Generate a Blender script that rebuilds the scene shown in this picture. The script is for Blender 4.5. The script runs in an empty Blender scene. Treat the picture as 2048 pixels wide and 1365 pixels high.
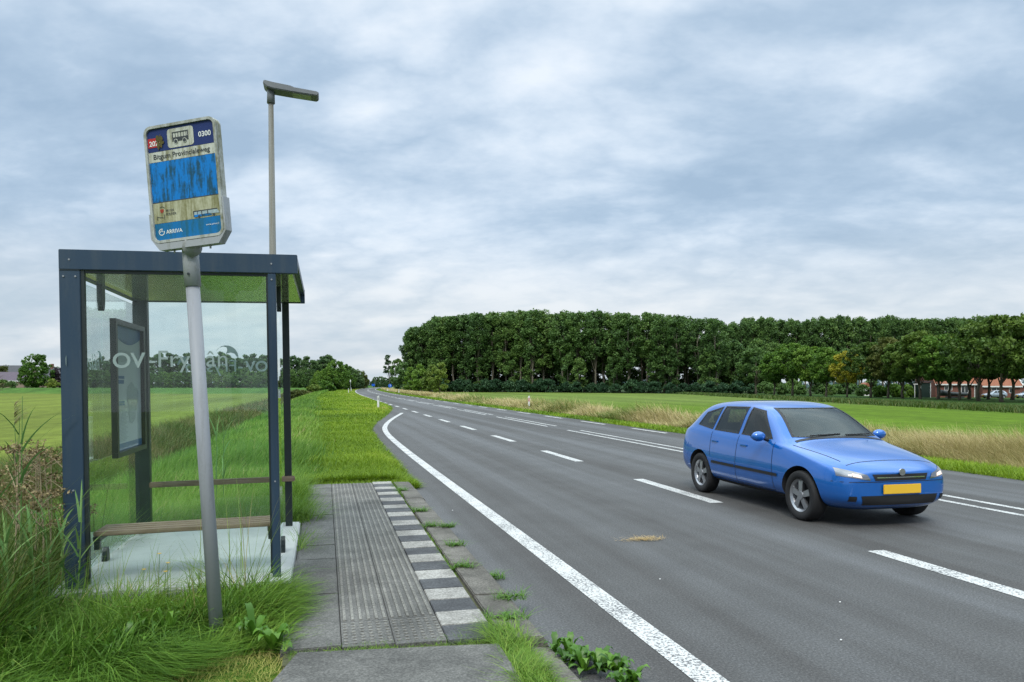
import bpy, bmesh, math, random
import numpy as np
from mathutils import Vector, Matrix
from mathutils.bvhtree import BVHTree

R = math.radians
rng = np.random.default_rng(11)
random.seed(5)
scene = bpy.context.scene
COL = scene.collection

# ------------------------------------------------------------------ camera
TH = math.atan(374 / 1500.0)          # the road runs along +Y, the camera looks 14 degrees to its right
CT, ST = math.cos(TH), math.sin(TH)
cam_d = bpy.data.cameras.new('camera')
cam = bpy.data.objects.new('camera', cam_d)
COL.objects.link(cam)
cam.location = (0, 0, 1.70)
cam.rotation_euler = (R(90), 0, -TH)
cam_d.sensor_width = 36
cam_d.lens = 1500 / 2048 * 36
cam_d.shift_y = 87.5 / 2048
cam_d.clip_start = 0.05
cam_d.clip_end = 6000
scene.camera = cam

# ------------------------------------------------------------------ sky, sun, exposure
SUN_EL, SUN_ROT = R(48), R(205)
world = bpy.data.worlds.new('World')
scene.world = world
world.use_nodes = True
wt = world.node_tree
wt.nodes.clear()


def nn(t, kind, **kw):
    n = t.nodes.new(kind)
    for k, v in kw.items():
        if k in n.inputs:
            n.inputs[k].default_value = v
        else:
            setattr(n, k, v)
    return n


def math_n(t, op, a, b=None, c=None, clamp=False):
    n = t.nodes.new('ShaderNodeMath')
    n.operation = op
    n.use_clamp = clamp
    for i, v in enumerate((a, b, c)):
        if v is None:
            continue
        if isinstance(v, (int, float)):
            n.inputs[i].default_value = v
        else:
            t.links.new(v, n.inputs[i])
    return n.outputs[0]


def mixc(t, fac, a, b, blend='MIX'):
    n = t.nodes.new('ShaderNodeMix')
    n.data_type = 'RGBA'
    n.blend_type = blend
    for s, v in ((n.inputs[0], fac), (n.inputs[6], a), (n.inputs[7], b)):
        if isinstance(v, (int, float)):
            s.default_value = v
        elif isinstance(v, (tuple, list)):
            s.default_value = tuple(v) + ((1,) if len(v) == 3 else ())
        else:
            t.links.new(v, s)
    return n.outputs[2]


def ramp(t, fac, stops, interp='LINEAR'):
    n = t.nodes.new('ShaderNodeValToRGB')
    cr = n.color_ramp
    cr.interpolation = interp
    while len(cr.elements) < len(stops):
        cr.elements.new(0.5)
    for e, (p, c) in zip(cr.elements, stops):
        e.position = p
        if isinstance(c, (int, float)):
            c = (c, c, c)
        e.color = tuple(c) + (1,)
    t.links.new(fac, n.inputs[0])
    return n.outputs[0]


def noise(t, vec, scale, detail=4, rough=0.55, dist=0.0, out=0):
    n = nn(t, 'ShaderNodeTexNoise')
    n.inputs['Scale'].default_value = scale
    n.inputs['Detail'].default_value = detail
    n.inputs['Roughness'].default_value = rough
    n.inputs['Distortion'].default_value = dist
    if vec is not None:
        t.links.new(vec, n.inputs['Vector'])
    return n.outputs[out]


def build_sky():
    t = wt
    out = nn(t, 'ShaderNodeOutputWorld')
    bg = nn(t, 'ShaderNodeBackground')
    sky = nn(t, 'ShaderNodeTexSky')
    sky.sky_type = 'NISHITA'
    sky.sun_disc = False
    sky.sun_elevation = SUN_EL
    sky.sun_rotation = SUN_ROT
    sky.air_density = 1.2
    sky.dust_density = 2.0
    tc = nn(t, 'ShaderNodeTexCoord')
    sep = nn(t, 'ShaderNodeSeparateXYZ')
    t.links.new(tc.outputs['Generated'], sep.inputs[0])
    z = math_n(t, 'MAXIMUM', sep.outputs[2], 0.0)
    den = math_n(t, 'ADD', z, 0.27)
    px = math_n(t, 'DIVIDE', sep.outputs[0], den)
    py = math_n(t, 'DIVIDE', sep.outputs[1], den)
    comb = nn(t, 'ShaderNodeCombineXYZ')
    t.links.new(px, comb.inputs[0])
    t.links.new(py, comb.inputs[1])
    rot = nn(t, 'ShaderNodeVectorRotate')
    rot.rotation_type = 'Z_AXIS'
    rot.inputs['Angle'].default_value = TH + 0.12
    t.links.new(comb.outputs[0], rot.inputs[0])
    mp = nn(t, 'ShaderNodeMapping')
    mp.inputs['Scale'].default_value = (0.66, 0.86, 1)
    mp.inputs['Location'].default_value = (4.4, 9.1, 1.7)
    t.links.new(rot.outputs[0], mp.inputs[0])
    v = mp.outputs[0]
    big = noise(t, v, 1.1, 3, 0.45, 0.2)
    # heaped lumps: folded noise; a second reading shifted towards the light brightens each rim
    sh = nn(t, 'ShaderNodeMapping')
    sh.inputs['Location'].default_value = (0.03, 0.11, 0.0)
    t.links.new(v, sh.inputs[0])

    def billow(vec):
        a = noise(t, vec, 2.3, 6, 0.58, 0.15)
        f = math_n(t, 'ABSOLUTE', math_n(t, 'SUBTRACT', a, 0.5))
        b = noise(t, vec, 4.6, 6, 0.56, 0.1)
        g = math_n(t, 'ABSOLUTE', math_n(t, 'SUBTRACT', b, 0.5))
        return math_n(t, 'ADD', math_n(t, 'MULTIPLY', f, 1.0), math_n(t, 'MULTIPLY', g, 0.45))
    b1 = billow(v)
    b2 = billow(sh.outputs[0])
    rel = math_n(t, 'SUBTRACT', b1, b2)
    soft = noise(t, v, 2.9, 7, 0.55, 0.3)
    m = math_n(t, 'ADD', math_n(t, 'MULTIPLY', big, 0.58), math_n(t, 'MULTIPLY', soft, 0.24))
    m = math_n(t, 'ADD', m, math_n(t, 'MULTIPLY', b1, 0.40))
    m = math_n(t, 'ADD', m, math_n(t, 'MULTIPLY', rel, 0.34))
    m = math_n(t, 'ADD', m, 0.055)
    cloud = ramp(t, m, [(0.37, (0.318, 0.432, 0.570)), (0.45, (0.388, 0.502, 0.637)), (0.51, (0.475, 0.582, 0.708)),
                        (0.575, (0.580, 0.675, 0.785)), (0.67, (0.72, 0.785, 0.862))])
    # towards the horizon the layers pile up into a pale, slightly warm band
    hz = ramp(t, m, [(0.36, (0.47, 0.555, 0.63)), (0.48, (0.56, 0.62, 0.675)), (0.64, (0.68, 0.71, 0.735))])
    hf = ramp(t, z, [(0.0, 1.0), (0.08, 0.75), (0.22, 0.0)], 'EASE')
    c = mixc(t, hf, cloud, hz)
    # clear sky between and behind the cloud sheets
    skyc = mixc(t, 1.0, sky.outputs[0], (0.10, 0.10, 0.10), 'MULTIPLY')
    c = mixc(t, 0.06, c, skyc)
    # an overcast sky is brightest overhead
    zen = ramp(t, z, [(0.0, 1.0), (0.46, 1.0), (0.78, (4.5, 4.1, 3.5))], 'EASE')
    c = mixc(t, 1.0, c, zen, 'MULTIPLY')
    t.links.new(c, bg.inputs[0])
    bg.inputs[1].default_value = 1.0
    t.links.new(bg.outputs[0], out.inputs[0])


build_sky()

sun_d = bpy.data.lights.new('sun', 'SUN')
sun_d.energy = 1.5
sun_d.angle = R(14)
sun_d.color = (1.0, 0.96, 0.9)
sun = bpy.data.objects.new('sun', sun_d)
COL.objects.link(sun)
# light comes from behind and to the left of the camera
sd = Vector((math.sin(SUN_ROT) * math.cos(SUN_EL), math.cos(SUN_ROT) * math.cos(SUN_EL), math.sin(SUN_EL)))
sun.rotation_euler = sd.to_track_quat('Z', 'Y').to_euler()

scene.view_settings.view_transform = 'Standard'
scene.view_settings.look = 'None'
scene.view_settings.exposure = 0.30
scene.view_settings.gamma = 1.0
scene.cycles.use_denoising = True
scene.cycles.denoising_prefilter = 'NONE'
scene.cycles.max_bounces = 7
scene.cycles.diffuse_bounces = 3
scene.cycles.glossy_bounces = 3
scene.cycles.transmission_bounces = 4
scene.cycles.transparent_max_bounces = 16
scene.cycles.caustics_reflective = False
scene.cycles.caustics_refractive = False


# ------------------------------------------------------------------ materials
def new_mat(name):
    m = bpy.data.materials.new(name)
    m.use_nodes = True
    t = m.node_tree
    t.nodes.clear()
    out = nn(t, 'ShaderNodeOutputMaterial')
    return m, t, out


def bsdf(t, out, color, rough=0.6, metal=0.0, spec=0.4, coat=0.0):
    b = nn(t, 'ShaderNodeBsdfPrincipled')
    if isinstance(color, (tuple, list)):
        b.inputs['Base Color'].default_value = tuple(color) + (1,)
    else:
        t.links.new(color, b.inputs['Base Color'])
    if isinstance(rough, (int, float)):
        b.inputs['Roughness'].default_value = rough
    else:
        t.links.new(rough, b.inputs['Roughness'])
    b.inputs['Metallic'].default_value = metal
    b.inputs['Specular IOR Level'].default_value = spec
    b.inputs['Coat Weight'].default_value = coat
    b.inputs['Coat Roughness'].default_value = 0.02
    t.links.new(b.outputs[0], out.inputs[0])
    return b


def bump(t, b, h, strength=0.3, dist=0.01):
    n = nn(t, 'ShaderNodeBump')
    n.inputs['Strength'].default_value = strength
    n.inputs['Distance'].default_value = dist
    t.links.new(h, n.inputs['Height'])
    t.links.new(n.outputs[0], b.inputs['Normal'])


def obj_co(t):
    return nn(t, 'ShaderNodeTexCoord').outputs['Object']


def geo_pos(t):
    return nn(t, 'ShaderNodeNewGeometry').outputs['Position']


def mapped(t, vec, scale):
    m = nn(t, 'ShaderNodeMapping')
    m.inputs['Scale'].default_value = scale
    t.links.new(vec, m.inputs[0])
    return m.outputs[0]


def mat_plain(name, color, rough=0.6, metal=0.0, var=0.12, scale=6.0, spec=0.4, coat=0.0, bmp=0.0):
    m, t, out = new_mat(name)
    v = obj_co(t)
    n = noise(t, v, scale, 5, 0.6)
    dark = tuple(c * (1 - var) for c in color)
    lite = tuple(min(1, c * (1 + var)) for c in color)
    c = ramp(t, n, [(0.3, dark), (0.7, lite)])
    b = bsdf(t, out, c, rough, metal, spec, coat)
    if bmp:
        bump(t, b, noise(t, v, scale * 12, 3), bmp, 0.004)
    return m


def mat_dirty(name, color, dirt=(0.10, 0.11, 0.035), lo=0.56, hi=0.72, rough=0.45, scale=(26, 26, 3.2), amount=0.85):
    """paint with algae streaks that run down it"""
    m, t, out = new_mat(name)
    v = obj_co(t)
    a = noise(t, mapped(t, v, scale), 1.0, 6, 0.62, 0.4)
    b_ = noise(t, v, 55.0, 3, 0.6)
    s = math_n(t, 'ADD', math_n(t, 'MULTIPLY', a, 0.85), math_n(t, 'MULTIPLY', b_, 0.17))
    f = ramp(t, s, [(lo, 0.0), (hi, amount)])
    c = mixc(t, f, color, dirt)
    bsdf(t, out, c, rough, 0, 0.2)
    return m


def mat_veg(name, stops, transl=0.35, rough=0.55, spec=0.25, jitter=0.0):
    """leaves and blades: colour from the per-face tint, light passes through"""
    m, t, out = new_mat(name)
    at = nn(t, 'ShaderNodeAttribute', attribute_name='tint')
    f = at.outputs['Fac']
    if jitter:
        oi = nn(t, 'ShaderNodeObjectInfo')
        f = math_n(t, 'ADD', f, math_n(t, 'MULTIPLY', math_n(t, 'SUBTRACT', oi.outputs['Random'], 0.5), jitter), None, True)
    c = ramp(t, f, stops)
    b = nn(t, 'ShaderNodeBsdfPrincipled')
    t.links.new(c, b.inputs['Base Color'])
    b.inputs['Roughness'].default_value = rough
    b.inputs['Specular IOR Level'].default_value = spec
    tr = nn(t, 'ShaderNodeBsdfTranslucent')
    t.links.new(c, tr.inputs[0])
    mx = nn(t, 'ShaderNodeMixShader')
    mx.inputs[0].default_value = transl
    t.links.new(b.outputs[0], mx.inputs[1])
    t.links.new(tr.outputs[0], mx.inputs[2])
    t.links.new(mx.outputs[0], out.inputs[0])
    return m


def mat_glass(name, tint=(0.95, 0.982, 0.972), dust=0.005, ior=1.34):
    m, t, out = new_mat(name)
    fr = nn(t, 'ShaderNodeFresnel')
    geo = nn(t, 'ShaderNodeNewGeometry')
    mi = nn(t, 'ShaderNodeMix')
    mi.inputs[2].default_value = ior
    mi.inputs[3].default_value = 1.0 / ior
    t.links.new(geo.outputs['Backfacing'], mi.inputs[0])
    t.links.new(mi.outputs[0], fr.inputs[0])
    tr = nn(t, 'ShaderNodeBsdfTransparent')
    tr.inputs[0].default_value = tint + (1,)
    gl = nn(t, 'ShaderNodeBsdfGlossy')
    gl.inputs['Roughness'].default_value = 0.0
    gl.inputs[0].default_value = (0.9, 0.96, 0.94, 1)
    mx = nn(t, 'ShaderNodeMixShader')
    t.links.new(fr.outputs[0], mx.inputs[0])
    t.links.new(tr.outputs[0], mx.inputs[1])
    t.links.new(gl.outputs[0], mx.inputs[2])
    df = nn(t, 'ShaderNodeBsdfDiffuse')
    df.inputs[0].default_value = (0.55, 0.62, 0.58, 1)
    v = obj_co(t)
    s = noise(t, mapped(t, v, (3, 3, 0.8)), 2.0, 6, 0.65)
    f = ramp(t, s, [(0.35, dust * 0.4), (0.75, dust * 2.0)])
    m2 = nn(t, 'ShaderNodeMixShader')
    t.links.new(f, m2.inputs[0])
    t.links.new(mx.outputs[0], m2.inputs[1])
    t.links.new(df.outputs[0], m2.inputs[2])
    t.links.new(m2.outputs[0], out.inputs[0])
    return m


def mat_asphalt():
    m, t, out = new_mat('asphalt')
    p = geo_pos(t)
    sep = nn(t, 'ShaderNodeSeparateXYZ')
    t.links.new(p, sep.inputs[0])
    stretch = mapped(t, p, (1.15, 0.022, 1))
    bands = noise(t, stretch, 1.0, 4, 0.55)
    grain = noise(t, p, 62.0, 4, 0.75)
    mott = noise(t, p, 1.3, 6, 0.6)
    vor = nn(t, 'ShaderNodeTexVoronoi')
    vor.inputs['Scale'].default_value = 130.0
    t.links.new(p, vor.inputs['Vector'])
    base = ramp(t, bands, [(0.38, (0.047, 0.043, 0.040)), (0.50, (0.072, 0.071, 0.070)), (0.62, (0.108, 0.110, 0.114))])
    base = mixc(t, 0.35, base, ramp(t, mott, [(0.3, (0.052, 0.051, 0.050)), (0.7, (0.096, 0.096, 0.096))]))
    g = ramp(t, grain, [(0.30, 0.40), (0.5, 0.95), (0.72, 2.0)])
    c = mixc(t, 0.9, base, g, 'MULTIPLY')
    sp = ramp(t, vor.outputs['Distance'], [(0.05, 1.0), (0.16, 0.0)])
    pick = ramp(t, noise(t, p, 40.0, 2, 0.5), [(0.62, 0.0), (0.68, 0.8)])
    c = mixc(t, mixc(t, 1.0, sp, pick, 'MULTIPLY'), c, (0.30, 0.30, 0.29))
    b = bsdf(t, out, c, 0.78, 0, 0.35)
    bump(t, b, vor.outputs['Distance'], 0.55, 0.006)
    return m


def mat_marking():
    m, t, out = new_mat('road_paint')
    p = geo_pos(t)
    n = noise(t, p, 48.0, 4, 0.65)
    n2 = noise(t, p, 2.2, 3, 0.5)
    s = math_n(t, 'ADD', n, math_n(t, 'MULTIPLY', math_n(t, 'SUBTRACT', n2, 0.5), 0.30))
    f = ramp(t, s, [(0.43, 0.0), (0.475, 1.0)])
    c = mixc(t, f, (0.13, 0.13, 0.132), (0.50, 0.50, 0.485))
    b = bsdf(t, out, c, 0.6)
    bump(t, b, f, 0.5, 0.004)
    return m


def mat_concrete(name, lo, mid, hi, grain=70.0, bmp=0.35):
    m, t, out = new_mat(name)
    p = geo_pos(t)
    mott = noise(t, p, 3.2, 7, 0.65)
    g = noise(t, p, grain, 3, 0.7)
    c = ramp(t, mott, [(0.3, lo), (0.5, mid), (0.7, hi)])
    big = noise(t, p, 0.9, 5, 0.6, 0.6)
    c = mixc(t, 1.0, c, ramp(t, big, [(0.34, 0.70), (0.5, 1.0), (0.68, 1.16)]), 'MULTIPLY')
    gr = ramp(t, g, [(0.3, 0.5), (0.5, 0.97), (0.72, 1.7)])
    c = mixc(t, 0.9, c, gr, 'MULTIPLY')
    b = bsdf(t, out, c, 0.85, 0, 0.3)
    bump(t, b, g, bmp, 0.005)
    return m


def mat_ground():
    m, t, out = new_mat('earth_and_turf')
    at = nn(t, 'ShaderNodeAttribute', attribute_name='turf')
    p = geo_pos(t)
    n1 = noise(t, p, 0.9, 8, 0.7)
    n2 = noise(t, mapped(t, p, (0.22, 0.012, 1)), 1.0, 6, 0.65)
    n3 = noise(t, p, 22.0, 4, 0.7)
    f1 = ramp(t, n1, [(0.3, 0.68), (0.7, 1.28)])
    f2 = ramp(t, n2, [(0.3, 0.68), (0.7, 1.30)])
    f3 = ramp(t, n3, [(0.3, 0.7), (0.7, 1.3)])
    c = mixc(t, 1.0, at.outputs['Color'], f1, 'MULTIPLY')
    c = mixc(t, 1.0, c, f2, 'MULTIPLY')
    c = mixc(t, 0.8, c, f3, 'MULTIPLY')
    b = bsdf(t, out, c, 0.95, 0, 0.1)
    bump(t, b, n3, 0.6, 0.03)
    return m


def mat_brick(name='red_brick', c1=(0.21, 0.088, 0.065), c2=(0.155, 0.068, 0.052)):
    m, t, out = new_mat(name)
    v = obj_co(t)
    br = nn(t, 'ShaderNodeTexBrick')
    br.inputs['Color1'].default_value = c1 + (1,)
    br.inputs['Color2'].default_value = c2 + (1,)
    br.inputs['Mortar'].default_value = tuple(0.85 * q for q in c1) + (1,)
    br.inputs['Scale'].default_value = 4.5
    t.links.new(v, br.inputs['Vector'])
    bsdf(t, out, br.outputs[0], 0.9)
    return m


def mat_wood():
    m, t, out = new_mat('weathered_wood')
    v = obj_co(t)
    n = noise(t, mapped(t, v, (2, 30, 30)), 1.5, 6, 0.6)
    c = ramp(t, n, [(0.3, (0.115, 0.075, 0.048)), (0.5, (0.20, 0.138, 0.095)), (0.7, (0.30, 0.225, 0.165))])
    b = bsdf(t, out, c, 0.75)
    bump(t, b, n, 0.4, 0.004)
    return m


M = {}
M['asphalt'] = mat_asphalt()
M['paint'] = mat_marking()
M['ground'] = mat_ground()
M['tile'] = mat_concrete('grey_paving', (0.074, 0.073, 0.068), (0.105, 0.103, 0.096), (0.142, 0.139, 0.129))
M['slab'] = mat_plain('pale_concrete', (0.42, 0.435, 0.42), 0.85, 0, 0.13, 1.6, 0.25)
M['kerb'] = mat_concrete('weathered_kerb', (0.075, 0.070, 0.060), (0.120, 0.112, 0.097), (0.172, 0.161, 0.141))
M['tile_white'] = mat_concrete('white_tile', (0.17, 0.164, 0.148), (0.265, 0.256, 0.236), (0.36, 0.35, 0.325))
M['tile_black'] = mat_concrete('black_tile', (0.045, 0.046, 0.049), (0.066, 0.068, 0.072), (0.090, 0.092, 0.096))
M['rib'] = mat_concrete('pale_rib', (0.120, 0.117, 0.104), (0.165, 0.160, 0.143), (0.215, 0.208, 0.188))
M['anthracite'] = mat_dirty('anthracite_paint', (0.030, 0.053, 0.086), (0.060, 0.078, 0.095), 0.48, 0.75, 0.38, (9, 9, 1.0), 0.75)
M['dark_metal'] = mat_plain('dark_metal', (0.016, 0.024, 0.026), 0.4, 0, 0.1, 5.0, 0.4)
M['galv'] = mat_dirty('galvanised_steel', (0.25, 0.262, 0.285), (0.145, 0.148, 0.145), 0.52, 0.74, 0.45, (20, 20, 1.5), 0.7)
M['lamp_pole'] = mat_dirty('lamp_pole_grey', (0.165, 0.165, 0.150), (0.11, 0.098, 0.058), 0.5, 0.72, 0.55, (30, 30, 0.8), 0.8)
M['lamp_head'] = mat_plain('lamp_head_grey', (0.14, 0.15, 0.16), 0.45, 0, 0.1)
M['lens'] = mat_plain('lamp_lens', (0.34, 0.36, 0.30), 0.25, 0, 0.25, 20)
M['glass'] = mat_glass('shelter_glass')
M['frost'] = mat_veg('frosted_lettering', [(0.0, (0.42, 0.51, 0.50)), (1.0, (0.46, 0.55, 0.54))], 0.5, 0.6, 0.2)
M['swirl'] = mat_veg('frosted_swirl', [(0.0, (0.25, 0.34, 0.34)), (1.0, (0.28, 0.37, 0.37))], 0.5, 0.6, 0.2)
M['roof'] = mat_plain('roof_panel', (0.46, 0.54, 0.30), 0.10, 0.5, 0.04, 1.0, 0.6)  # green of the reflected grass painted into the pale panel's base colour
M['wood'] = mat_wood()
M['frame_white'] = mat_dirty('sign_frame', (0.38, 0.395, 0.38), (0.12, 0.12, 0.05), 0.46, 0.66, 0.4, (14, 14, 6), 0.9)
M['bracket'] = mat_dirty('sign_bracket', (0.31, 0.325, 0.345), (0.12, 0.12, 0.06), 0.54, 0.74, 0.4, (14, 14, 5), 0.8)
M['s_navy'] = mat_dirty('sign_navy', (0.018, 0.033, 0.125), (0.05, 0.05, 0.06), 0.60, 0.85)
M['s_blue'] = mat_dirty('sign_blue', (0.007, 0.165, 0.50), (0.014, 0.050, 0.052), 0.47, 0.60, 0.35, (30, 30, 6.5), 0.85)
M['s_blue2'] = mat_dirty('sign_blue_low', (0.008, 0.14, 0.36), (0.018, 0.10, 0.14), 0.46, 0.62, 0.35, (20, 20, 3), 0.8)
M['s_white'] = mat_dirty('sign_white', (0.47, 0.485, 0.43), (0.12, 0.11, 0.03), 0.46, 0.66)
M['s_cream'] = mat_dirty('sign_cream', (0.40, 0.40, 0.28), (0.14, 0.13, 0.04), 0.43, 0.62)
M['s_red'] = mat_dirty('sign_red', (0.42, 0.03, 0.03), (0.10, 0.06, 0.02), 0.50, 0.68)
M['s_text'] = mat_plain('sign_white_text', (0.66, 0.68, 0.66), 0.5, 0, 0.1)
M['s_dark'] = mat_plain('sign_dark_text', (0.035, 0.04, 0.045), 0.5, 0, 0.2)
M['algae'] = mat_plain('algae', (0.075, 0.062, 0.012), 0.8, 0, 0.4, 60)
M['case'] = mat_plain('timetable_case', (0.014, 0.018, 0.02), 0.35)
M['paper'] = mat_plain('poster_paper', (0.46, 0.55, 0.56), 0.3, 0, 0.06, 3, 0.5, 0.6)
M['paper_blue'] = mat_plain('poster_blue', (0.03, 0.13, 0.30), 0.3, 0, 0.1, 5, 0.5, 0.6)
M['paper_grey'] = mat_plain('poster_grey', (0.28, 0.36, 0.38), 0.3, 0, 0.25, 60, 0.5, 0.6)
M['car_blue'] = mat_plain('car_blue_paint', (0.003, 0.105, 0.41), 0.22, 0.25, 0.03, 2, 0.5, 1.0)
M['car_silver'] = mat_plain('car_silver_paint', (0.30, 0.36, 0.42), 0.3, 0.3, 0.03, 2, 0.5, 1.0)
M['car_glass'] = mat_glass('car_glass', (0.42, 0.47, 0.46), 0.004, 1.5)
M['car_inside'] = mat_plain('car_interior', (0.018, 0.018, 0.020), 0.75, 0, 0.1)
M['seat_cloth'] = mat_plain('seat_cloth', (0.045, 0.046, 0.05), 0.85, 0, 0.15, 12)
M['car_black'] = mat_plain('car_black_trim', (0.012, 0.012, 0.013), 0.5, 0, 0.1)
M['tyre'] = mat_plain('tyre_rubber', (0.014, 0.014, 0.015), 0.8, 0, 0.15, 30)
M['rim'] = mat_plain('alloy_rim', (0.36, 0.37, 0.39), 0.3, 0.8, 0.05)
M['chrome'] = mat_plain('chrome', (0.6, 0.6, 0.62), 0.12, 1.0, 0.02)
M['plate'] = mat_plain('yellow_plate', (0.70, 0.42, 0.03), 0.5, 0, 0.03)
M['led_red'] = mat_plain('red_reflector', (0.45, 0.02, 0.02), 0.3, 0, 0.05)
M['amber'] = mat_plain('amber', (0.75, 0.25, 0.02), 0.4, 0, 0.05)
M['white'] = mat_plain('white_plastic', (0.62, 0.62, 0.61), 0.45, 0, 0.05)
M['offwhite'] = mat_plain('white_painted_wood', (0.66, 0.66, 0.64), 0.6, 0, 0.06)
M['signblue'] = mat_plain('traffic_blue', (0.01, 0.10, 0.55), 0.4, 0, 0.04)
M['brick'] = mat_brick()
M['palebrick'] = mat_brick('pale_brick', (0.30, 0.22, 0.18), (0.25, 0.18, 0.15))
M['orange_tile'] = mat_plain('orange_roof_tile', (0.24, 0.088, 0.045), 0.75, 0, 0.22, 3)
M['purple_tile'] = mat_plain('purple_roof_tile', (0.085, 0.066, 0.088), 0.75, 0, 0.10, 1.5)
M['slate'] = mat_plain('slate_roof', (0.055, 0.058, 0.066), 0.7, 0, 0.12, 1.5)
M['darkgreen'] = mat_plain('dark_green_boards', (0.012, 0.03, 0.022), 0.6, 0, 0.2)
M['window'] = mat_plain('window_glass', (0.03, 0.035, 0.04), 0.08, 0, 0.1, 2, 0.6)
M['tarp'] = mat_plain('dark_tarpaulin', (0.035, 0.042, 0.042), 0.6, 0, 0.2, 2)
M['bark'] = mat_plain('bark', (0.115, 0.10, 0.075), 0.9, 0, 0.35, 2.5, 0.2)
M['palebark'] = mat_plain('pale_bark', (0.135, 0.122, 0.092), 0.9, 0, 0.35, 1.2, 0.2)
M['straw'] = mat_veg('straw', [(0.0, (0.34, 0.23, 0.09)), (1.0, (0.56, 0.42, 0.20))], 0.2)

G_LAWN = [(0.0, (0.060, 0.120, 0.008)), (0.35, (0.128, 0.220, 0.011)), (0.65, (0.205, 0.310, 0.015)), (0.90, (0.30, 0.38, 0.03)), (1.0, (0.38, 0.33, 0.10))]
G_TALL = [(0.0, (0.048, 0.115, 0.013)), (0.4, (0.100, 0.210, 0.023)), (0.72, (0.180, 0.300, 0.037)), (0.92, (0.29, 0.37, 0.08)), (1.0, (0.42, 0.36, 0.16))]
G_DRY = [(0.0, (0.10, 0.16, 0.022)), (0.18, (0.20, 0.23, 0.05)), (0.38, (0.36, 0.31, 0.12)), (0.75, (0.52, 0.43, 0.22)), (1.0, (0.64, 0.55, 0.33))]
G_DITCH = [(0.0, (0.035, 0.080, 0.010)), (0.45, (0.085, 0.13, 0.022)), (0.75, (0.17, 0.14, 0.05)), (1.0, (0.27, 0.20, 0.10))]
G_PALE = [(0.0, (0.13, 0.19, 0.02)), (0.5, (0.30, 0.30, 0.07)), (1.0, (0.50, 0.42, 0.18))]
M['g_lawn'] = mat_veg('lawn_blades', G_LAWN, 0.35)
M['g_tall'] = mat_veg('tall_blades', G_TALL, 0.35)
M['g_dry'] = mat_veg('dry_blades', G_DRY, 0.3)
M['g_ditch'] = mat_veg('ditch_blades', G_DITCH, 0.3)
M['g_pale'] = mat_veg('mown_pale_blades', G_PALE, 0.3)
M['weed'] = mat_veg('weed_leaf', [(0.0, (0.035, 0.10, 0.010)), (0.6, (0.085, 0.20, 0.018)), (1.0, (0.16, 0.30, 0.035))], 0.3, 0.4, 0.4)
M['reed'] = mat_veg('reed_leaf', [(0.0, (0.05, 0.13, 0.03)), (0.6, (0.11, 0.22, 0.06)), (1.0, (0.20, 0.30, 0.09))], 0.3)
M['umbel'] = mat_veg('dead_umbel', [(0.0, (0.085, 0.060, 0.025)), (0.5, (0.185, 0.135, 0.062)), (1.0, (0.33, 0.26, 0.13))], 0.1)
M['flower'] = mat_plain('yellow_petals', (0.72, 0.46, 0.02), 0.6, 0, 0.1)


def leafmat(name, a, b, c, tr=0.25):
    return mat_veg(name, [(0.0, a), (0.5, b), (1.0, c)], tr, 0.55, 0.25, 0.6)


M['l_forest'] = leafmat('poplar_leaves', (0.050, 0.102, 0.030), (0.088, 0.168, 0.042), (0.140, 0.228, 0.054))
M['l_dark'] = leafmat('dark_leaves', (0.034, 0.074, 0.014), (0.07, 0.13, 0.02), (0.12, 0.185, 0.03))
M['l_mid'] = leafmat('mid_leaves', (0.048, 0.11, 0.016), (0.09, 0.185, 0.024), (0.15, 0.25, 0.034))
M['l_yellow'] = leafmat('yellowing_leaves', (0.15, 0.175, 0.015), (0.25, 0.25, 0.02), (0.36, 0.33, 0.03))
M['l_brown'] = leafmat('brownish_leaves', (0.055, 0.075, 0.018), (0.090, 0.112, 0.024), (0.135, 0.150, 0.034))
M['l_bush'] = leafmat('blue_green_leaves', (0.020, 0.056, 0.026), (0.036, 0.086, 0.038), (0.060, 0.125, 0.052))
M['l_lightbush'] = leafmat('light_bush_leaves', (0.085, 0.15, 0.028), (0.15, 0.215, 0.034), (0.23, 0.275, 0.05))
M['l_purple'] = leafmat('purple_leaves', (0.022, 0.014, 0.022), (0.038, 0.024, 0.034), (0.058, 0.042, 0.046), 0.15)
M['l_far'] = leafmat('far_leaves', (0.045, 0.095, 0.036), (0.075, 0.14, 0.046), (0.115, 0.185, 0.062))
M['l_haze_tint'] = leafmat('haze_tinted_leaves', (0.075, 0.125, 0.125), (0.095, 0.15, 0.148), (0.12, 0.18, 0.175))  # bluish haze painted into the leaf colours, there is no haze volume


# ------------------------------------------------------------------ helpers
def tag(o, label=None, cat=None, group=None, kind=None):
    if label:
        o['label'] = label
    if cat:
        o['category'] = cat
    if group:
        o['group'] = group
    if kind:
        o['kind'] = kind
    return o


def empty(name, loc=(0, 0, 0), rz=0.0):
    o = bpy.data.objects.new(name, None)
    o.empty_display_size = 0.2
    COL.objects.link(o)
    o.location = loc
    o.rotation_euler = (0, 0, rz)
    return o


def link(name, me, mat, parent=None, smooth=False):
    o = bpy.data.objects.new(name, me)
    COL.objects.link(o)
    if mat is not None:
        me.materials.append(mat)
    if parent is not None:
        o.parent = parent
    if smooth:
        me.polygons.foreach_set('use_smooth', [True] * len(me.polygons))
    return o


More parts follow.
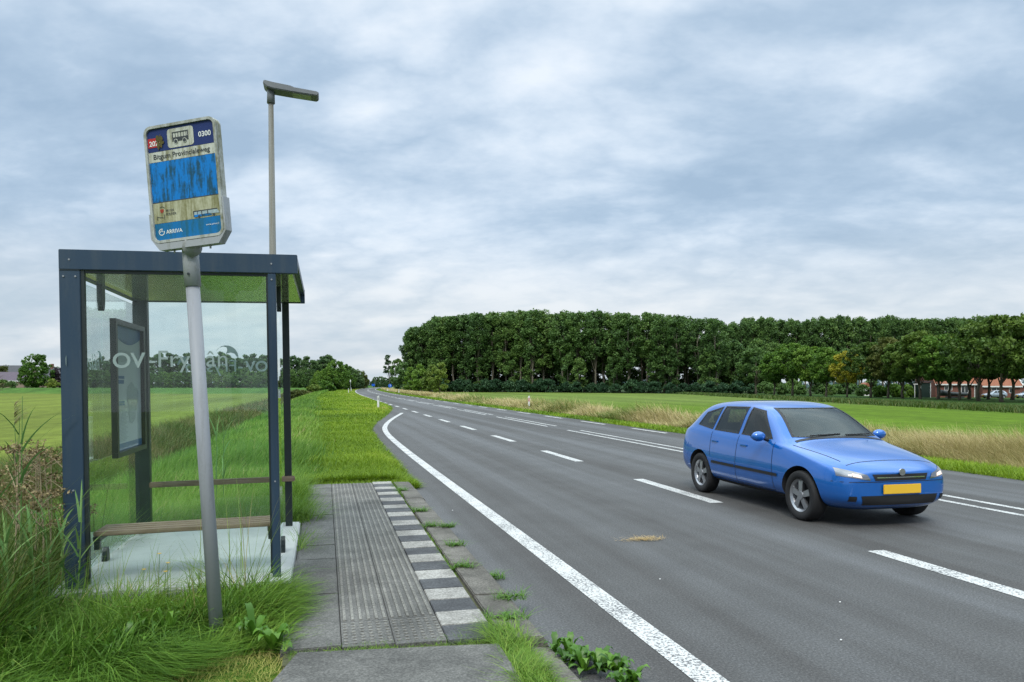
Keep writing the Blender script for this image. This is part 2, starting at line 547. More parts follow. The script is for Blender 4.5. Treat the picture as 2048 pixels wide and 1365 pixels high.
class MB:
    """collects boxes, tubes and sheets, then links them as ONE mesh"""

    def __init__(s):
        s.v = []
        s.f = []

    def add(s, vs, fs):
        b = len(s.v)
        s.v += [tuple(v) for v in vs]
        s.f += [tuple(b + i for i in f) for f in fs]
        return s

    def box(s, x0, x1, y0, y1, z0, z1):
        vs = [(x0, y0, z0), (x1, y0, z0), (x1, y1, z0), (x0, y1, z0), (x0, y0, z1), (x1, y0, z1), (x1, y1, z1), (x0, y1, z1)]
        return s.add(vs, [(3, 2, 1, 0), (4, 5, 6, 7), (0, 1, 5, 4), (1, 2, 6, 5), (2, 3, 7, 6), (3, 0, 4, 7)])

    def tube(s, pts, rad, n=10, cap=True):
        pts = [Vector(p) for p in pts]
        if isinstance(rad, (int, float)):
            rad = [rad] * len(pts)
        rings = []
        prev = None
        for i, p in enumerate(pts):
            d = (pts[min(i + 1, len(pts) - 1)] - pts[max(i - 1, 0)]).normalized()
            a = Vector((1, 0, 0)) if abs(d.x) < 0.9 else Vector((0, 1, 0))
            if prev is not None:
                a = prev
            u = (a - d * a.dot(d)).normalized()
            w = d.cross(u)
            prev = u
            rings.append([p + (u * math.cos(2 * math.pi * k / n) + w * math.sin(2 * math.pi * k / n)) * rad[i] for k in range(n)])
        vs = [v for r in rings for v in r]
        fs = []
        for i in range(len(pts) - 1):
            for k in range(n):
                k2 = (k + 1) % n
                fs.append((i * n + k, i * n + k2, (i + 1) * n + k2, (i + 1) * n + k))
        if cap:
            fs.append(tuple(range(n - 1, -1, -1)))
            fs.append(tuple((len(pts) - 1) * n + k for k in range(n)))
        return s.add(vs, fs)

    def prism(s, poly, fn, t0, t1):
        """poly of (a,b); fn(a,b,t)->xyz"""
        n = len(poly)
        vs = [fn(a, b, t0) for a, b in poly] + [fn(a, b, t1) for a, b in poly]
        fs = [tuple(range(n - 1, -1, -1)), tuple(range(n, 2 * n))]
        for i in range(n):
            j = (i + 1) % n
            fs.append((i, j, n + j, n + i))
        return s.add(vs, fs)

    def ell(s, c, r, nu=12, nv=8):
        vs = []
        for j in range(nv + 1):
            ph = math.pi * j / nv
            for i in range(nu):
                th = 2 * math.pi * i / nu
                vs.append((c[0] + r[0] * math.sin(ph) * math.cos(th), c[1] + r[1] * math.sin(ph) * math.sin(th), c[2] + r[2] * math.cos(ph)))
        fs = []
        for j in range(nv):
            for i in range(nu):
                i2 = (i + 1) % nu
                fs.append((j * nu + i, (j + 1) * nu + i, (j + 1) * nu + i2, j * nu + i2))
        return s.add(vs, fs)

    def build(s, name, mat, parent=None, smooth=False, bevel=0.0):
        me = bpy.data.meshes.new(name)
        me.from_pydata(s.v, [], s.f)
        bm = bmesh.new()
        bm.from_mesh(me)
        if bevel:
            ed = [e for e in bm.edges if len(e.link_faces) == 2 and e.calc_face_angle(0) > 0.6]
            bmesh.ops.bevel(bm, geom=ed, offset=bevel, segments=2, affect='EDGES', clamp_overlap=True)
        bmesh.ops.recalc_face_normals(bm, faces=bm.faces)
        bm.to_mesh(me)
        bm.free()
        return link(name, me, mat, parent, smooth)


def rrect(w, h, r, n=5):
    pts = []
    for cx, cy, a0 in ((w / 2 - r, h / 2 - r, 0), (-w / 2 + r, h / 2 - r, 90), (-w / 2 + r, -h / 2 + r, 180), (w / 2 - r, -h / 2 + r, 270)):
        for k in range(n + 1):
            a = R(a0 + 90 * k / n)
            pts.append((cx + r * math.cos(a), cy + r * math.sin(a)))
    return pts


def raw_mesh(name, co, loops, starts, tint=None):
    me = bpy.data.meshes.new(name)
    me.vertices.add(len(co))
    me.vertices.foreach_set('co', np.ascontiguousarray(co, dtype=np.float32).ravel())
    me.loops.add(len(loops))
    me.loops.foreach_set('vertex_index', np.ascontiguousarray(loops, dtype=np.int32))
    me.polygons.add(len(starts))
    me.polygons.foreach_set('loop_start', np.ascontiguousarray(starts, dtype=np.int32))
    if tint is not None:
        a = me.attributes.new('tint', 'FLOAT', 'POINT')
        a.data.foreach_set('value', np.ascontiguousarray(tint, dtype=np.float32))
    me.update(calc_edges=True)
    return me


def blades_arrays(P, H, W, yaw, lean, curl, tint, segs=3):
    """curved grass blades as strips"""
    N = len(P)
    nv = 2 * segs + 1
    co = np.zeros((N, nv, 3))
    dx, dy = np.cos(yaw), np.sin(yaw)
    tw = yaw + np.pi / 2 + rng.uniform(-0.7, 0.7, N)
    wx, wy = np.cos(tw), np.sin(tw)
    for j in range(segs + 1):
        t = j / segs
        hor = H * (lean * t + curl * t * t)
        ver = H * t * np.sqrt(np.clip(1 - 0.55 * np.clip(lean + curl * t, 0, 1.25) ** 2, 0.12, 1))
        x = P[:, 0] + dx * hor
        y = P[:, 1] + dy * hor
        z = P[:, 2] + ver
        if j < segs:
            w = W * (1 - t) ** 0.6 * 0.5
            co[:, 2 * j] = np.stack([x - wx * w, y - wy * w, z], 1)
            co[:, 2 * j + 1] = np.stack([x + wx * w, y + wy * w, z], 1)
        else:
            co[:, 2 * segs] = np.stack([x, y, z], 1)
    pat = []
    st = []
    for j in range(segs - 1):
        st.append(len(pat))
        pat += [2 * j, 2 * j + 1, 2 * j + 3, 2 * j + 2]
    st.append(len(pat))
    pat += [2 * segs - 2, 2 * segs - 1, 2 * segs]
    pat = np.array(pat)
    st = np.array(st)
    loops = (np.arange(N)[:, None] * nv + pat[None]).ravel()
    starts = (np.arange(N)[:, None] * len(pat) + st[None]).ravel()
    return co.reshape(-1, 3), loops, starts, np.repeat(tint, nv)


def merge_arrays(parts):
    co, lo, stt, ti = [], [], [], []
    vb = lb = 0
    for c, l, s, t in parts:
        co.append(c)
        lo.append(l + vb)
        stt.append(s + lb)
        ti.append(t)
        vb += len(c)
        lb += len(l)
    return np.concatenate(co), np.concatenate(lo), np.concatenate(stt), np.concatenate(ti)


def grass_obj(name, parts, mat, label, cat='grass', kind='stuff', parent=None):
    co, lo, stt, ti = merge_arrays(parts)
    me = raw_mesh(name, co, lo, stt, ti)
    o = link(name, me, mat, parent)
    if parent is None:
        tag(o, label, cat, None, kind)
    return o


def nz(x, y, sc, seed):
    """cheap smooth value noise for patchiness, 0..1"""
    r = np.random.default_rng(seed)
    tot = 0
    for k in range(4):
        a = r.uniform(0, 2 * np.pi)
        f = sc * r.uniform(0.6, 1.7)
        ph = r.uniform(0, 6.28)
        tot = tot + np.sin((np.cos(a) * x + np.sin(a) * y) * f + ph + 1.3 * np.sin((np.sin(a) * x - np.cos(a) * y) * f * 0.7 + ph))
    return np.clip(0.5 + tot / 5.0, 0, 1)


# ------------------------------------------------------------------ the lie of the land
def road_off(s):
    return 1.6e-4 * np.clip(np.asarray(s, float) - 80, 0, None) ** 2


E_S = [-40, 12.3, 24, 29, 34, 39, 46, 53, 60, 70, 2000]
E_X = [1.36, 1.42, 1.52, 1.64, 2.15, 2.85, 3.75, 4.5, 5.05, 5.2, 5.2]


def left_edge(s):
    return np.interp(s, E_S, E_X)


RIGHT_EDGE = 12.05


def sstep(a, b, x):
    t = np.clip((x - a) / (b - a), 0, 1)
    return t * t * (3 - 2 * t)


def height(X, s):
    X = np.asarray(X, float)
    s = np.asarray(s, float)
    x = X - road_off(s)
    e = left_edge(s)
    near = 1 - sstep(11.5, 14, s)
    # under the road
    z = np.full(np.broadcast(x, s).shape, -0.05)
    # left of the road: mown verge, falling to the ditch, then the field
    L = np.interp(x, [-8.5, -6.3, -5.6, -5.0, -4.4, -3.2, -1.8, -0.2, 1.0], [-0.7, -0.66, -0.85, -1.15, -0.95, -0.32, 0.0, 0.07, 0.07])
    L = np.where(x > -0.2, 0.07, L)
    edge = sstep(0, 0.35, e - x)
    left = -0.05 + (L + 0.05) * edge
    z = np.where(x < e, left, z)
    # under the paved stop the ground stays low
    paved = near * ((x > -0.22) & (x < 1.5))
    z = np.where(paved > 0.5, -0.02, z)
    # right of the road: green verge, dry grass slope, meadow
    Rr = np.interp(x, [12.0, 12.4, 14.0, 16.5, 18.5, 20], [-0.05, 0.0, -0.16, -0.42, -0.78, -0.8])
    z = np.where(x > RIGHT_EDGE, Rr, z)
    dd = s * CT + X * ST
    # low bank at the far side of the left field
    z = z + np.where(x < -6, sstep(-6, -12, x) * sstep(205, 222, dd) * 1.35, 0)
    return z


def lerp3(a, b, f):
    return a[None] * (1 - f[:, None]) + b[None] * f[:, None]


def build_ground():
    xs = np.unique(np.round(np.concatenate([-np.geomspace(9, 2600, 46), np.arange(-9, 22, 0.25), np.geomspace(22, 2600, 50)]), 3))
    ss = np.unique(np.round(np.concatenate([np.linspace(-60, 0, 8), np.arange(0, 60, 0.5), np.geomspace(60, 3800, 110)]), 3))
    gx, gs = np.meshgrid(xs, ss)
    X = gx + road_off(np.minimum(gs, 700)) * np.exp(-(np.clip(np.abs(gx) - 30, 0, None) / 120) ** 2)
    z = height(X, gs)
    co = np.stack([X, gs, z], -1).reshape(-1, 3)
    nx, ny = len(xs), len(ss)
    i = np.arange(nx - 1)
    j = np.arange(ny - 1)
    a = (j[:, None] * nx + i[None]).ravel()
    loops = np.stack([a, a + 1, a + nx + 1, a + nx], 1).ravel()
    me = raw_mesh('ground', co, loops, np.arange(len(a)) * 4)
    x = co[:, 0] - road_off(np.minimum(co[:, 1], 700))
    s = co[:, 1]
    dd = s * CT + co[:, 0] * ST
    verge = np.array([0.060, 0.115, 0.010])
    tall = np.array([0.050, 0.120, 0.014])
    lfield = np.array([0.112, 0.142, 0.022])
    lbank = np.array([0.052, 0.115, 0.018])
    rfield = np.array([0.076, 0.132, 0.008])
    rfar = np.array([0.105, 0.150, 0.028])
    dry = np.array([0.16, 0.17, 0.05])
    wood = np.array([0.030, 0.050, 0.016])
    c = np.tile(verge, (len(x), 1))
    c = np.where((x < -0.4)[:, None], tall[None], c)
    f = sstep(-5.8, -7.0, x)
    c = c * (1 - f[:, None]) + lfield[None] * f[:, None]
    f = (x < -6.5) * sstep(200, 204, dd)
    c = c * (1 - f[:, None]) + lbank[None] * f[:, None]
    f = sstep(13.8, 15, x)
    c = c * (1 - f[:, None]) + dry[None] * f[:, None]
    f = sstep(17.0, 18.5, x)
    c = c * (1 - f[:, None]) + rfield[None] * f[:, None]
    f = (x > 18) * sstep(75, 120, dd)
    c = c * (1 - f[:, None]) + rfar[None] * f[:, None]
    # leaf mould under the wood, rank grass painted darker with tree shade round the farm trees
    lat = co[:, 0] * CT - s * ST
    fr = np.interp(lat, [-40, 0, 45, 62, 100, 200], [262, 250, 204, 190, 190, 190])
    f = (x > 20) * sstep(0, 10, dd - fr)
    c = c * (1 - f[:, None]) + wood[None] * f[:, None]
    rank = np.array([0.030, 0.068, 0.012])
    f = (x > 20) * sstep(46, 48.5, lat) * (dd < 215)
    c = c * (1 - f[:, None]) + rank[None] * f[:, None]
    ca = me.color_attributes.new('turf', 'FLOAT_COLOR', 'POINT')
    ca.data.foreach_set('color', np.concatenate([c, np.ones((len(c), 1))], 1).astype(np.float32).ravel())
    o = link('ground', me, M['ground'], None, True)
    tag(o, kind='structure')


build_ground()


def strip(name, s_arr, xa, xb, z, mat, nx=1, kind='structure', parent=None, th=None):
    """sheet between two edge curves"""
    s_arr = np.asarray(s_arr, float)
    fr = np.linspace(0, 1, nx + 1)
    off = road_off(s_arr)
    A = np.broadcast_to(xa, s_arr.shape) + off
    B = np.broadcast_to(xb, s_arr.shape) + off
    X = A[:, None] * (1 - fr) + B[:, None] * fr
    S = np.repeat(s_arr[:, None], nx + 1, 1)
    co = np.stack([X, S, np.full(X.shape, z)], -1).reshape(-1, 3)
    n = nx + 1
    a = (np.arange(len(s_arr) - 1)[:, None] * n + np.arange(nx)[None]).ravel()
    return co, np.stack([a, a + 1, a + n + 1, a + n], 1)


def sheet(name, pieces, mat, kind='structure'):
    co = []
    fa = []
    b = 0
    for c, f in pieces:
        co.append(c)
        fa.append(f + b)
        b += len(c)
    co = np.concatenate(co)
    fa = np.concatenate(fa)
    me = raw_mesh(name, co, fa.ravel(), np.arange(len(fa)) * 4)
    o = link(name, me, mat)
    tag(o, kind=kind)
    return o


def build_road():
    s = np.concatenate([np.linspace(-30, 80, 111), np.linspace(82, 700, 160)])
    sheet('road', [strip('', s, left_edge(s), RIGHT_EDGE, 0.0, None, 6)], M['asphalt'])
    mk = []

    def dash(xc, w, s0, s1):
        ss = np.linspace(s0, s1, max(2, int((s1 - s0) / 4) + 2))
        mk.append(strip('', ss, xc - w / 2, xc + w / 2, 0.004, None))

    # bay edge line, solid, swinging out to the running lane
    bs = np.array([-10, 2, 8, 14, 18, 22, 25, 27.5, 30, 33, 36, 39, 42, 45.5])
    bx = np.array([2.17, 2.16, 2.12, 2.06, 2.03, 2.03, 2.06, 2.13, 2.28, 2.60, 3.00, 3.46, 3.95, 4.52])
    fs = np.linspace(-10, 45.5, 120)
    fx = np.interp(fs, bs, bx)
    k = np.ones(5) / 5
    fx[2:-2] = np.convolve(fx, k, 'valid')
    w = 0.095 * np.sqrt(1 + np.gradient(fx, fs) ** 2)
    mk.append(strip('', fs, fx - w, fx + w, 0.004, None))
    for i in range(-1, 18):
        dash(5.47, 0.20, 3.75 + 6 * i, 6.55 + 6 * i)
    dash(5.47, 0.16, 112, 420)
    for i in range(-1, 40):
        dash(11.62, 0.17, 6.2 + 6 * i, 9.2 + 6 * i)
    dash(11.62, 0.14, 246, 420)
    for i in range(-1, 30):
        dash(8.80, 0.115, 5.3 + 12 * i, 14.7 + 12 * i)
        dash(9.23, 0.115, 5.5 + 12 * i, 14.5 + 12 * i)
    sheet('road_marking', mk, M['paint'])


build_road()


# ------------------------------------------------------------------ the paved stop
def build_platform():
    z = 0.12
    mb = MB()
    y = 4.66                                                # plain tile strip beside the shelter
    k = 0
    while y < 12.28:
        y1 = min(y + (1.18 if k == 0 else 0.595), 12.3)
        mb.box(-0.26 + 0.006 * math.sin(k * 2.7), 0.095, y, y1 - 0.006, -0.05, z + 0.0025 * math.sin(k * 1.9))
        y = y1
        k += 1
    o = mb.build('pavement', M['tile'], None, False, 0.006)
    tag(o, kind='structure')
    # concrete flag in front of it, running towards the camera
    mb = MB()
    mb.add([(-0.42, -3, z + 0.004), (1.00, -3, z + 0.004), (1.03, 4.46, z + 0.004), (-0.16, 4.60, z + 0.004), (-0.30, 4.1, z + 0.004),
            (-0.42, -3, -0.05), (1.00, -3, -0.05), (1.03, 4.46, -0.05), (-0.16, 4.60, -0.05), (-0.30, 4.1, -0.05)],
           [(0, 1, 2, 3, 4), (0, 5, 6, 1), (1, 6, 7, 2), (2, 7, 8, 3), (3, 8, 9, 4), (4, 9, 5, 0)])
    o = mb.build('path', M['tile'], None, False, 0.008)
    tag(o, kind='structure')
    # ribbed guidance tiles
    mb = MB()
    mb.box(0.10, 0.415, 5.12, 12.3, -0.05, z - 0.003)
    mb.box(0.419, 0.735, 5.12, 12.3, -0.05, z - 0.003)
    mb.box(0.10, 0.415, 4.63, 5.116, -0.05, z - 0.002)
    mb.box(0.419, 0.735, 4.61, 5.116, -0.05, z - 0.002)
    o = mb.build('tactile_pavement', M['tile'], None, False, 0.003)
    tag(o, kind='structure')
    mb = MB()
    xs = [0.128 + 0.0527 * k for k in range(12)]
    for x in xs:
        yy = 5.14
        while yy < 12.25:
            mb.box(x - 0.0095, x + 0.0095, yy + 0.002, min(yy + 0.297, 12.28), z - 0.004, z + 0.004)
            yy += 0.3
    for i in range(12):
        for j in range(8):
            x, y = 0.125 + 0.0535 * i, 4.68 + 0.056 * j
            mb.box(x - 0.012, x + 0.012, y - 0.009, y + 0.009, z - 0.004, z + 0.003)
    o = mb.build('tactile_surface', M['rib'])
    tag(o, kind='structure')
    # black and white edge tiles, 30 cm each
    for name, mat, par in (('white_tile_pavement', M['tile_white'], 0), ('black_tile_pavement', M['tile_black'], 1)):
        mb = MB()
        k = 0
        y = 4.72 - 0.13
        while y < 12.2:
            if k % 2 == (1 - par):
                dz = 0.002 * math.sin(k * 2.1)
                mb.box(0.741 + 0.002 * math.sin(k), 1.052 + 0.003 * math.sin(k * 1.7), y + 0.003, y + 0.297, -0.05, z + dz)
            y += 0.3
            k += 1
        o = mb.build(name, mat, None, False, 0.004)
        tag(o, kind='structure')
    # kerb stones with open joints, the nearest one cracked and sunk
    mb = MB()
    y = 4.55
    k = 0
    while y < 12.2:
        dx = 0.006 * math.sin(k * 2.3)
        y1 = min(y + 0.985, 12.32)
        mb.prism([(1.085 + dx, -0.1), (1.37 + dx, -0.1), (1.37 + dx, 0.07), (1.335 + dx, 0.112), (1.085 + dx, 0.118)],
                 lambda a, b, t: (a, t, b + 0.004 * math.sin(k)), y, y1)
        y += 1.0
        k += 1
    mb.prism([(1.12, -0.1), (1.40, -0.1), (1.40, 0.02), (1.36, 0.06), (1.12, 0.075)], lambda a, b, t: (a + 0.02 * (4.5 - t), t, b), 3.35, 4.50)
    mb.prism([(1.15, -0.1), (1.43, -0.1), (1.43, 0.02), (1.39, 0.06), (1.15, 0.075)], lambda a, b, t: (a + 0.02 * (4.5 - t), t, b), -2, 3.33)
    o = mb.build('kerb', M['kerb'], None, False, 0.008)
    tag(o, kind='structure')
    # thin earth in the joint between tiles and kerb
    mb = MB()
    mb.box(1.02, 1.14, -2, 12.3, -0.06, 0.085)
    mb.box(-0.24, 1.06, 4.47, 4.66, -0.06, 0.095)
    o = mb.build('joint_soil_ground', mat_plain('joint_soil', (0.07, 0.075, 0.035), 0.95, 0, 0.3, 30))
    tag(o, kind='structure')
    # raised slab under the shelter
    mb = MB()
    mb.box(-1.95, -0.262, 5.98, 8.55, -0.2, 0.20)
    o = mb.build('shelter_floor', M['slab'], None, False, 0.012)
    tag(o, kind='structure')


build_platform()


# ------------------------------------------------------------------ lettering
def text_mesh(body, bold=0.0):
    cu = bpy.data.curves.new('t', 'FONT')
    cu.body = body
    cu.size = 1.0
    cu.offset = bold
    cu.resolution_u = 4
    o = bpy.data.objects.new('t', cu)
    COL.objects.link(o)
    dg = bpy.context.evaluated_depsgraph_get()
    dg.update()
    me = bpy.data.meshes.new_from_object(o.evaluated_get(dg))
    bpy.data.objects.remove(o)
    bpy.data.curves.remove(cu)
    co = np.zeros(len(me.vertices) * 3, np.float32)
    me.vertices.foreach_get('co', co)
    return me, co.reshape(-1, 3)


def lettering(name, body, mat, parent, width, origin, ax=(1, 0, 0), up=(0, 0, 1), bold=0.0, height=None):
    """lettering laid in the plane (ax, up); origin = lower left corner of the ink on the baseline"""
    me, co = text_mesh(body, bold)
    x0, x1 = co[:, 0].min(), co[:, 0].max()
    k = width / (x1 - x0)
    ky = k if height is None else height / (co[:, 1].max() - co[:, 1].min())
    ax, up, org = np.array(ax, float), np.array(up, float), np.array(origin, float)
    out = org[None] + (co[:, :1] - x0) * k * ax[None] + co[:, 1:2] * ky * up[None]
    me.vertices.foreach_set('co', out.astype(np.float32).ravel())
    me.update()
    me.materials.clear()
    me.name = name
    return link(name, me, mat, parent)


# ------------------------------------------------------------------ the shelter
def build_shelter():
    root = empty('bus_shelter', (-0.2, 6.12, 0.20))
    root.rotation_euler = (0, R(-0.95), 0)
    tag(root, 'dark blue framed glass bus shelter with flat roof and wooden benches', 'bus shelter')
    # local: x from -1.65 (back wall) to 0.03 (roof edge at the platform), y 0..2.25 along the road, z up
    XL, XR, XP, D, H, FH = -1.65, 0.03, -0.135, 2.25, 2.52, 0.148
    A = M['anthracite']
    mb = MB()
    mb.box(XL, XR, -0.002, 0.06, H - FH, H)
    mb.build('front_fascia', A, root, False, 0.004)
    mb = MB()
    mb.box(XL, XR, D - 0.06, D, H - FH, H)
    mb.build('rear_fascia', A, root, False, 0.004)
    MB().box(XL, XL + 0.05, 0.062, D - 0.062, H - FH, H).build('back_fascia', A, root)
    MB().box(XR - 0.04, XR - 0.002, 0.062, D - 0.062, H - 0.06, H - 0.004).build('gutter_rail', A, root)
    MB().box(XP - 0.075, XP - 0.005, 0.062, D - 0.062, H - FH + 0.02, H - 0.05).build('roof_beam', M['dark_metal'], root)
    MB().box(XL + 0.052, XR - 0.042, 0.062, D - 0.062, H - FH + 0.006, H - 0.02).build('roof_panel', M['roof'], root)
    MB().box(XL, XL + 0.14, 0.0, 0.065, -0.25, H - FH - 0.002).build('post', A, root, False, 0.004)
    MB().box(XP - 0.06, XP, 0.0, 0.065, -0.25, H - FH - 0.002).build('post', A, root, False, 0.004)
    MB().box(XL, XL + 0.135, D - 0.1, D - 0.004, 0, H - FH - 0.002).build('post', M['dark_metal'], root, False, 0.004)
    MB().box(XP - 0.07, XP, D - 0.075, D - 0.004, 0, H - FH - 0.002).build('post', M['dark_metal'], root, False, 0.004)
    # dark gasket on the inner side of the corner post
    MB().box(XL + 0.1405, XL + 0.165, 0.012, 0.05, 0.05, H - FH - 0.004).build('gasket', M['dark_metal'], root)
    G = M['glass']
    MB().box(XL + 0.142, XP - 0.062, 0.028, 0.036, 0.04, H - FH - 0.003).build('end_pane', G, root)
    MB().box(XL + 0.137, XP - 0.072, D - 0.05, D - 0.042, 0.04, H - FH - 0.003).build('end_pane', G, root)
    MB().box(XL + 0.030, XL + 0.038, 0.067, 0.93, 0.06, H - FH - 0.045).build('back_pane', G, root)
    MB().box(XL + 0.030, XL + 0.038, 0.936, D - 0.102, 0.06, H - FH - 0.045).build('back_pane', G, root)
    MB().box(XP - 0.036, XP - 0.028, 0.067, 0.93, 0.06, H - FH - 0.15).build('side_pane', G, root)
    seal = MB()
    for y in (0.020, 0.0365):
        seal.box(XL + 0.166, XP - 0.062, y, y + 0.007, H - FH - 0.022, H - FH - 0.003).box(XP - 0.074, XP - 0.0605, y, y + 0.007, 0.03, H - FH - 0.023)
    seal.build('pane_seal', M['dark_metal'], root)
    for x, z in ((XL + 0.03, H - FH - 0.05), (XL + 0.11, H - FH - 0.05), (XP - 0.03, H - FH - 0.05), (XL + 0.07, H - 0.075), (XP - 0.03, H - 0.075), (XP - 0.03, 0.75), (XL + 0.07, 0.75)):
        MB().tube([(x, 0.001, z), (x, -0.006, z)], 0.007, 8).build('screw', M['galv'], root)
    MB().box(XL + 0.001, XL + 0.139, -0.0035, -0.001, H - FH - 0.006, H - FH - 0.001).build('joint_line', M['dark_metal'], root)
    # oval clamps
    for x, y in ((XL + 0.034, 0.933), (XP - 0.032, 0.915)):
        for top in (1, 0):
            pr = []
            n = 8
            for k in range(n + 1):
                a = math.pi * k / n
                pr.append((0.045 * math.cos(a), 0.115 * math.sin(a)))
            if top:
                poly = [(a, H - FH - 0.10 - b) for a, b in pr] + [(-0.045, H - FH + 0.01), (0.045, H - FH + 0.01)]
            else:
                poly = [(a, 0.03 + b) for a, b in pr] + [(-0.045, -0.01), (0.045, -0.01)]
            MB().prism(poly, lambda a, b, t: (x + t, y + a, b), -0.022, 0.022).build('clamp', M['dark_metal'], root)
    # benches across both ends
    y0 = 0.09
    b = MB()
    for k in range(4):
        yy = y0 + 0.088 * k
        b.box(XL + 0.17, XP - 0.03, yy, yy + 0.076, 0.385, 0.417)
    bench = b.build('bench_seat', M['wood'], root, False, 0.005)
    for xx in (XL + 0.17, XP - 0.10):
        br = MB()
        br.box(xx, xx + 0.05, y0, y0 + 0.34, 0.35, 0.383)
        br.box(xx + 0.005, xx + 0.045, y0, y0 + 0.04, 0.285, 0.349)
        br.build('bench_bracket', M['dark_metal'], bench)
    MB().box(XL + 0.14, XP + 0.035, D - 0.155, D - 0.11, 0.485, 0.54).build('lean_rail', M['wood'], root, False, 0.006)
    # timetable case on the back wall
    x0 = XL + 0.085
    ya, yb, za, zb = 0.98, 2.05, 0.89, 2.10
    c = MB()
    t = 0.05
    c.box(x0, x0 + t, ya, yb, za, za + 0.045)
    c.box(x0, x0 + t, ya, yb, zb - 0.045, zb)
    c.box(x0, x0 + t, ya, ya + 0.05, za + 0.046, zb - 0.046)
    c.box(x0, x0 + t, yb - 0.05, yb, za + 0.046, zb - 0.046)
    c.box(x0, x0 + 0.012, ya + 0.051, yb - 0.051, za + 0.046, zb - 0.046)
    case = c.build('timetable_case', M['case'], root)
    xs = x0 + 0.0145

    def pane(name, y0, y1, z0, z1, mat, lift=0.0):
        return MB().add([(xs + lift, y0, z0), (xs + lift, y1, z0), (xs + lift, y1, z1), (xs + lift, y0, z1)], [(0, 1, 2, 3)]).build(name, mat, case)

    pane('poster', ya + 0.052, yb - 0.052, za + 0.047, zb - 0.047, M['paper'])
    pts = [(ya + 0.052, zb - 0.047)]
    for k in range(13):
        f = k / 12
        pts.append((ya + 0.052 + f * (yb - ya - 0.104), zb - 0.13 - 0.075 * math.sin(math.pi * f)))
    pts.append((yb - 0.052, zb - 0.047))
    MB().add([(xs + 0.002, a, b) for a, b in pts], [tuple(range(len(pts)))]).build('poster_header', M['paper_blue'], case)
    pane('poster_footer', ya + 0.052, yb - 0.052, za + 0.047, za + 0.11, M['paper_blue'], 0.002)
    for z0, z1, y1 in ((1.58, 1.605, 0.30), (1.535, 1.57, 0.28), (1.34, 1.38, 0.30)):
        pane('poster_block', ya + 0.09, ya + 0.09 + y1, z0, z1, M['paper_blue'], 0.002)
    b = MB()
    for k in range(26):
        zz = 1.33 - 0.0125 * k
        b.add([(xs + 0.002, ya + 0.09, zz), (xs + 0.002, ya + 0.09 + 0.36 + 0.05 * math.sin(k * 1.7), zz),
               (xs + 0.002, ya + 0.09 + 0.36 + 0.05 * math.sin(k * 1.7), zz + 0.005), (xs + 0.002, ya + 0.09, zz + 0.005)], [(0, 1, 2, 3)])
    for k in range(9):
        zz = 1.83 - 0.012 * k
        b.add([(xs + 0.002, ya + 0.1, zz), (xs + 0.002, ya + 0.75 + 0.08 * math.sin(k * 2.2), zz),
               (xs + 0.002, ya + 0.75 + 0.08 * math.sin(k * 2.2), zz + 0.004), (xs + 0.002, ya + 0.1, zz + 0.004)], [(0, 1, 2, 3)])
    b.build('poster_print', M['paper_grey'], case)
    pts = []
    for k in range(18):
        a = 2 * math.pi * k / 18
        r = 1 + 0.18 * math.sin(3 * a + 0.6) + 0.1 * math.sin(5 * a)
        pts.append((ya + 0.68 + 0.2 * r * math.cos(a), 1.37 + 0.19 * r * math.sin(a)))
    MB().add([(xs + 0.002, a, b) for a, b in pts], [tuple(range(len(pts)))]).build('poster_map', M['paper_grey'], case)
    # frosted lettering
    zt = 1.65

    def brand(y, mirror, x_start, w_ov, w_rest, axd, upd=(0, 0, 1), fin=True, plane='end'):
        sgn = -1 if mirror else 1

        def pos(d, z):
            return (x_start + sgn * d, y, z) if plane == 'end' else (y, x_start + sgn * d, z)
        ax = (sgn, 0, 0) if plane == 'end' else (0, sgn, 0)
        lettering('lettering', 'OV', M['frost'], root, w_ov, pos(0, zt), ax, upd, 0.02)
        lettering('lettering', '-Fryslân', M['frost'], root, w_rest, pos(w_ov + 0.025, zt), ax, upd, 0.0)
        if fin:
            d0 = w_ov + w_rest - 0.16
            outer, inner = [], []
            for k in range(9):
                f = k / 8
                a = R(150 - 145 * f)
                outer.append((d0 + 0.16 + 0.155 * math.cos(a) * 1.05, zt + 0.075 + 0.155 * math.sin(a)))
            inner = [(d0 + 0.30, zt + 0.085), (d0 + 0.27, zt + 0.125), (d0 + 0.22, zt + 0.140), (d0 + 0.155, zt + 0.125), (d0 + 0.175, zt + 0.17), (d0 + 0.165, zt + 0.205), (d0 + 0.12, zt + 0.215), (d0 + 0.07, zt + 0.20)]
            poly = [(d0 + 0.09 + 0.55 * (a - d0), zt + 0.045 + 0.62 * (b - zt - 0.04)) for a, b in outer + inner]
            MB().add([pos(a, b) for a, b in poly], [tuple(range(len(poly)))]).build('swirl_emblem', M['swirl'], root)

    brand(0.026, False, XL + 0.342, 0.225, 0.555, None)
    brand(D - 0.052, True, XP - 0.225, 0.225, 0.555, None)
    brand(XL + 0.040, False, -0.02, 0.22, 0.60, None, plane='wall')


build_shelter()


